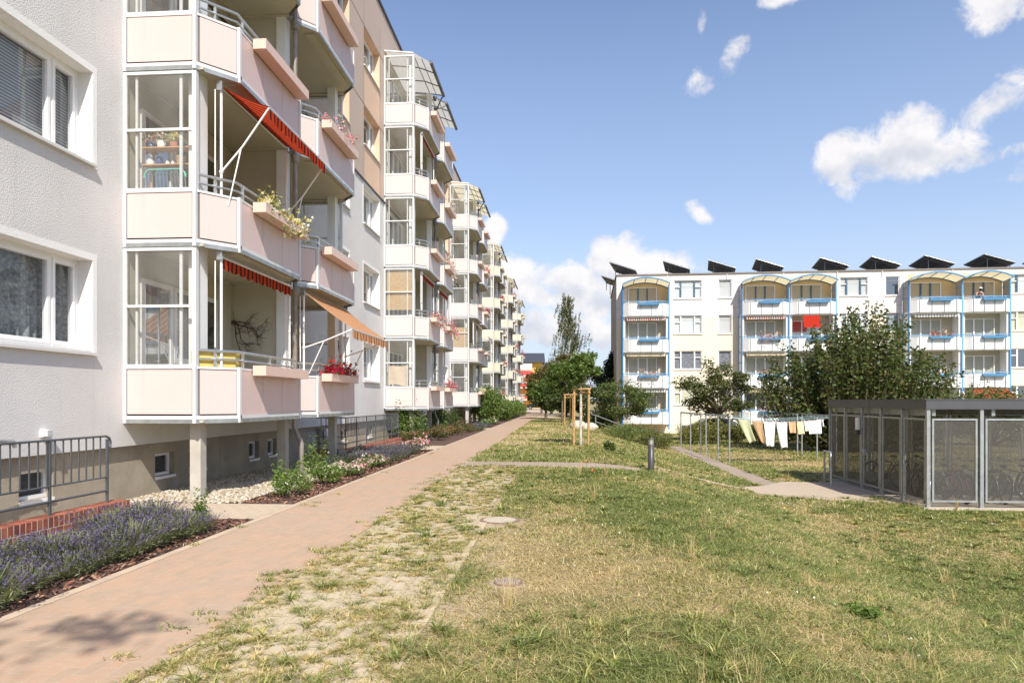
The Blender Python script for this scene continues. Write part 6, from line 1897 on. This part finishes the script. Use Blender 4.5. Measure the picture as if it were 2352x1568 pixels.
lf(1, 1, 1, ['pink', 'blush', 'pink'], 120, 'trailing pink petunias beside the second stack, first floor right', h=.34, trail=.4, seed=306)
lf(1, 1, 2, ['blush', 'white', 'pink'], 90, 'tall pale flowers on the second floor of the second stack', h=.55, trail=.15, seed=307)
lf(1, 1, 0, ['pink', 'pink', 'red'], 100, 'bright pink geraniums on the lowest right balcony of the second stack', h=.28, seed=308)
lf(1, 1, 3, ['blush', 'white'], 40, 'withered pale flowers on the fourth floor of the second stack', h=.4, leaf=OLIVE, seed=309)
lf(2, 0, 0, ['yellow', 'white'], 60, 'yellow green box plants on the lowest balcony of the third stack', h=.3, leaf=GREEN_B, seed=310)
lf(2, 1, 0, ['pink', 'red'], 60, 'red pink geraniums on the lowest right balcony of the third stack', h=.3, seed=311)
lf(2, 1, 3, ['red', 'pink'], 100, 'red geraniums high on the third stack', h=.4, seed=312)
lf(2, 1, 2, ['red'], 30, 'few red flowers on the second floor of the third stack', h=.3, seed=313)
lf(3, 0, 3, ['red', 'pink'], 80, 'red pink geraniums high on the fourth stack, left balcony', h=.42, seed=314)
lf(3, 0, 0, ['red', 'pink'], 60, 'geraniums low on the fourth stack', h=.3, seed=315)
lf(3, 1, 1, ['pink', 'red'], 60, 'pink geraniums low right on the fourth stack', h=.35, seed=316)
lf(4, 0, 4, ['red'], 50, 'red geraniums on the top of the fifth stack', h=.4, seed=317)
lf(4, 1, 2, ['red', 'pink'], 70, 'red geraniums on the second floor of the fifth stack', h=.42, seed=318)
lf(4, 1, 1, ['red'], 50, 'red geraniums on the first floor of the fifth stack', h=.42, seed=319)
lf(5, 0, 2, ['wine', 'red', 'pink'], 110, 'mass of red geraniums on the farthest stack, second floor', h=.6, seed=320)
lf(5, 0, 1, ['red', 'pink'], 110, 'mass of red geraniums on the farthest stack, first floor', h=.6, trail=.3, seed=321)
lf(5, 1, 4, ['yellow'], 40, 'climbing green plant on the top of the farthest stack', h=1.2, leaf=GREEN_B, seed=322)
def rf(i, k, cols, n, label, **kw):
    a, b = BLO[i]; wd = b - a; x = a + .5 + (wd - 1) * .28; y = YF - .2; cb, sb = math.cos(HRB), math.sin(HRB)
    o = flower_box(HRO[0] + x * cb - y * sb, 0, 1.55, ZF[k] + .98, cols, n, label, axis=0, **kw)
    o.location.y = HRO[1] + x * sb + y * cb; o.rotation_euler = (0, 0, HRB)
rf(0, 1, ['white', 'pink', 'blush'], 110, 'white and pink flowers on the white block, first stack', h=.4, trail=.3, seed=331)
rf(1, 2, ['white', 'pink', 'red'], 90, 'mixed pink flowers on the second stack of the white block', h=.36, trail=.2, seed=332)
rf(1, 1, ['red', 'pink', 'white'], 90, 'red and pink flowers below the mixed ones on the second stack of the white block', h=.36, seed=333)
rf(1, 0, ['pink', 'red', 'blush'], 90, 'pink geraniums on the lowest second stack of the white block', h=.36, seed=334)
rf(3, 2, ['red', 'red', 'white'], 120, 'bright red geraniums near the right end of the white block', h=.4, seed=335)
rf(3, 1, ['red', 'white'], 40, 'few red flowers under the bright geraniums of the white block', h=.3, seed=336)

# ---- things kept on the near balconies
SH0 = (WX, Y0, ZB + FH)
def onb(o, label, cat, group=None):
    return tag(o, label, cat, group)
root = empty('wall_shelf', (WX + .14, Y0 + .26, ZB + FH)); tag(root, 'two tier orange wooden shelf behind the near side glass', 'shelf')
for z in (1.40, 1.68):
    m = MB(); m.box(0, .80, 0, .22, z - .018, z); m.build('board', WOOD_SHELF, root)
m = MB(); m.box(.02, .05, .20, .225, .9, 1.68); m.box(.75, .78, .20, .225, .9, 1.68); m.build('upright', WOOD_SHELF, root)
def pot(x, z, r, h, mat, label, fl=None, lf_=GREEN_B, seed=5, tall=.14):
    root = empty('flower_pot', (WX + .14 + x, Y0 + .36, ZB + FH + z)); tag(root, label, 'flower pot', 'pots and ornaments on the shelf')
    m = MB(); m.lathe([(r * .7, 0), (r, h), (r * .85, h)], n=14); m.build('pot', mat, root)
    g = np.random.default_rng(seed); P = g.normal(size=(170, 3)) * np.array([r * .8, r * .7, tall * .35]) + np.array([0, 0, h + tall * .5]); v, f = leaf_quads(P, .04, g, .7)
    put('foliage', np_mesh('foliage', v, f, [lf_] + [PETAL[c] for c in (fl or [])], g.integers(0, 1 + len(fl or []), len(f))), root)
TERRA = M('terracotta', (.40, .14, .08), .8, .1, 9); BLUEP = M('blue_glaze', (.05, .09, .25), .2, .1, 5); CHINA = M('white_china', (.72, .70, .66), .25, .05, 6)
pot(.10, 1.68, .06, .11, BLUEP, 'blue pot with pink flowers, left on the upper shelf board', ['pink', 'blush'], seed=6)
pot(.27, 1.68, .075, .12, CHINA, 'white pot with pale flowers on the upper shelf board', ['white', 'blush'], seed=7)
pot(.48, 1.68, .06, .10, TERRA, 'terracotta pot with yellow flowers on the upper shelf board', ['yellow', 'yellow'], seed=8)
def orn(prof, x, mat, label, name='ornament', cat='ornament'):
    m = MB(); m.lathe(prof, (0, 0, 0), 14); o = m.build(name, mat, None, (WX + .14 + x, Y0 + .36, ZB + FH + 1.40)); tag(o, label, cat, 'pots and ornaments on the shelf')
orn([(.06, 0), (.075, .06), (.05, .11), (.025, .13), (.03, .17), (.01, .19)], .09, CHINA, 'white china hen at the left of the lower shelf board')
orn([(.04, 0), (.06, .07), (.045, .12), (.03, .15)], .24, BLUEP, 'blue and white vase on the lower shelf board')
orn([(.035, 0), (.035, .05), (.01, .10)], .38, CHINA, 'first little white bell on the lower shelf board')
orn([(.035, 0), (.03, .05), (.01, .09)], .47, CHINA, 'second little white bell, next to the wicker basket')
root = empty('wicker_basket', (WX + .14 + .61, Y0 + .36, ZB + FH + 1.40)); tag(root, 'pale wicker basket with handle on the lower shelf board', 'basket')
m = MB(); m.lathe([(.06, 0), (.085, .13), (.09, .14), (.075, .135)], n=16); m.build('basket', M('wicker', (.55, .40, .24), .8, .3, 60, bump=.004, bs=70), root)
m = MB(); m.tube([(.08 * math.cos(R(t)), 0, .13 + .10 * math.sin(R(t))) for t in range(0, 181, 20)], .006, 5); m.build('handle', BLACKRAIL, root)
MINT = M('mint_plastic', (.16, .50, .42), .4, .05, 5)
root = empty('drying_rack', (WX + .30, Y0 + .10, ZB + FH + .19)); tag(root, 'folding laundry rack with mint green top bars behind the side glass', 'drying rack')
m = MB(); m.tube([(-.02, 0, .93), (.0, 0, 1.0), (.06, 0, 1.06), (.60, 0, 1.06), (.66, 0, 1.0), (.67, 0, .93)], .016, 6); m.tube([(.02, .06, 1.0), (.66, .06, 1.0)], .012, 6); m.build('top_bar', MINT, root)
m = MB()
for i in range(10): m.tube([(.05 + i * .062, .0, 1.0), (.05 + i * .062, .10, .2)], .005, 4)
for x in (.0, .66): m.tube([(x, 0, .95), (x, .12, 0)], .009, 5)
m.build('rod', ALU, root)
# twisted twig hung on the cream partition of the lowest balcony
def twig():
    g = random.Random(5); root = MB()
    def grow(p, d, L, r, depth):
        pts = [p]; q = list(p); dd = list(d)
        for i in range(7):
            dd = [dd[0] + g.gauss(0, .15), dd[1] * .3, dd[2] + g.gauss(0, .5)]; n = math.sqrt(sum(c * c for c in dd)); dd = [c / n for c in dd]
            q = [q[k] + dd[k] * L / 7 for k in range(3)]; q[1] = min(q[1], -.01); pts.append(tuple(q))
        root.tube(pts, [r * (1 - .8 * i / 7) for i in range(8)], 5)
        if depth:
            for i in (2, 4, 5): grow(pts[i], (abs(d[0]) * .6 + .3 + g.gauss(0, .3), -.05, d[2] * .5 + g.gauss(0, .6)), L * .55, r * .55, depth - 1)
    for a in (-1.15, -.75, -.3, .1): grow((0, -.02, 0), (math.cos(a), -.05, math.sin(a)), .74, .013, 2)
    root.tube([(0, -.02, 0), (-.02, -.02, .22)], .004, 4); root.ball((0, -.03, -.02), .05, 0, 7, 5)
    return tag(root.build('twisted_twig', M('dark_twig', (.07, .045, .03), .9, .2, 9), None, (WX + .08, Y0 + CL - .07, ZB + 2.02)), 'twisted dark corkscrew twig hung on the cream wall of the lowest near balcony', 'wall decoration')
twig()

# ---- person leaning on the top right balcony of the white block
def person():
    cb, sb = math.cos(HRB), math.sin(HRB)
    x, y = BLO[4][0] + 1.05, YF + .28
    root = empty('person', (HRO[0] + x * cb - y * sb, HRO[1] + x * sb + y * cb, ZF[3] + .14), HRB)
    tag(root, 'person in a white cap leaning forward with bare arms on the top right balcony rail', 'person')
    pts = {'pel': (0, .05, .88, .15, .11), 'waist': (0, .02, 1.04, .14, .10), 'chest': (0, -.10, 1.22, .16, .11), 'neckb': (0, -.19, 1.34, .06, .06), 'neck': (0, -.24, 1.39, .05, .05), 'head': (0, -.30, 1.46, .085, .095), 'crown': (0, -.30, 1.55, .08, .085),
           'shl': (-.17, -.17, 1.29, .06, .06), 'ell': (-.27, -.22, 1.05, .042, .042), 'wrl': (-.08, -.40, 1.06, .03, .03), 'hal': (-.02, -.42, 1.06, .035, .022),
           'shr': (.17, -.17, 1.29, .06, .06), 'elr': (.27, -.22, 1.05, .042, .042), 'wrr': (.08, -.38, 1.07, .03, .03), 'har': (.02, -.40, 1.085, .035, .022),
           'hipl': (-.09, .06, .80, .09, .09), 'knl': (-.10, .03, .46, .06, .06), 'anl': (-.10, .08, .08, .04, .04), 'tol': (-.10, -.06, .03, .04, .03), 'hipr': (.09, .06, .80, .09, .09), 'knr': (.10, .03, .46, .06, .06), 'anr': (.10, .08, .08, .04, .04), 'tor': (.10, -.06, .03, .04, .03)}
    ed = [('pel', 'waist'), ('waist', 'chest'), ('chest', 'neckb'), ('neckb', 'neck'), ('neck', 'head'), ('head', 'crown'), ('chest', 'shl'), ('shl', 'ell'), ('ell', 'wrl'), ('wrl', 'hal'), ('chest', 'shr'), ('shr', 'elr'), ('elr', 'wrr'), ('wrr', 'har'), ('pel', 'hipl'), ('hipl', 'knl'), ('knl', 'anl'), ('anl', 'tol'), ('pel', 'hipr'), ('hipr', 'knr'), ('knr', 'anr'), ('anr', 'tor')]
    ks = list(pts); me = bpy.data.meshes.new('body'); me.from_pydata([pts[k][:3] for k in ks], [(ks.index(a), ks.index(b)) for a, b in ed], [])
    me.materials.append(M('warm_skin', (.55, .33, .23), .55, .06, 9))
    o = put('body', me, root); md = o.modifiers.new('skin', 'SKIN'); md.use_smooth_shade = True
    for i, k in enumerate(ks): me.skin_vertices[0].data[i].radius = pts[k][3:]
    me.skin_vertices[0].data[0].use_root = True
    o.modifiers.new('sub', 'SUBSURF').levels = 2; o.modifiers['sub'].render_levels = 2
    m = MB(); m.ball((0, -.315, 1.47), .104, sq=(.9, 1, 1.12)); m.build('hair', M('dark_hair', (.03, .02, .015), .8, .2, 20), root, (0, .035, .02))
    m = MB(); m.lathe([(.118, 1.535), (.112, 1.59), (.07, 1.635), (.01, 1.65)], (0, -.30, 0), 16); m.prism([(-.09, -.39), (.09, -.39), (.06, -.49), (-.06, -.49)][::-1], 1.535, 1.545); m.build('cap', PVC, root)
    m = MB(); m.tube([(0, .06, .84), (0, .03, 1.04), (0, -.09, 1.22), (0, -.165, 1.32)], [.175, .165, .185, .10], 14); m.build('shirt', M('dark_shirt', (.035, .035, .04), .9, .1, 9), root)
person()

# ---- tree behind the camera whose shade falls across the near path
bl = crown_blobs((0, 0, 8.6), 2.3, 2.1, 1.7, 20, 1150, G, .26)
tree('shade_tree', (.5, -6.1, 0), 6.6, .14, bl, .16, GREEN_M, 'tree behind the photographer shading the near end of the path', seed=99, limbn=16)
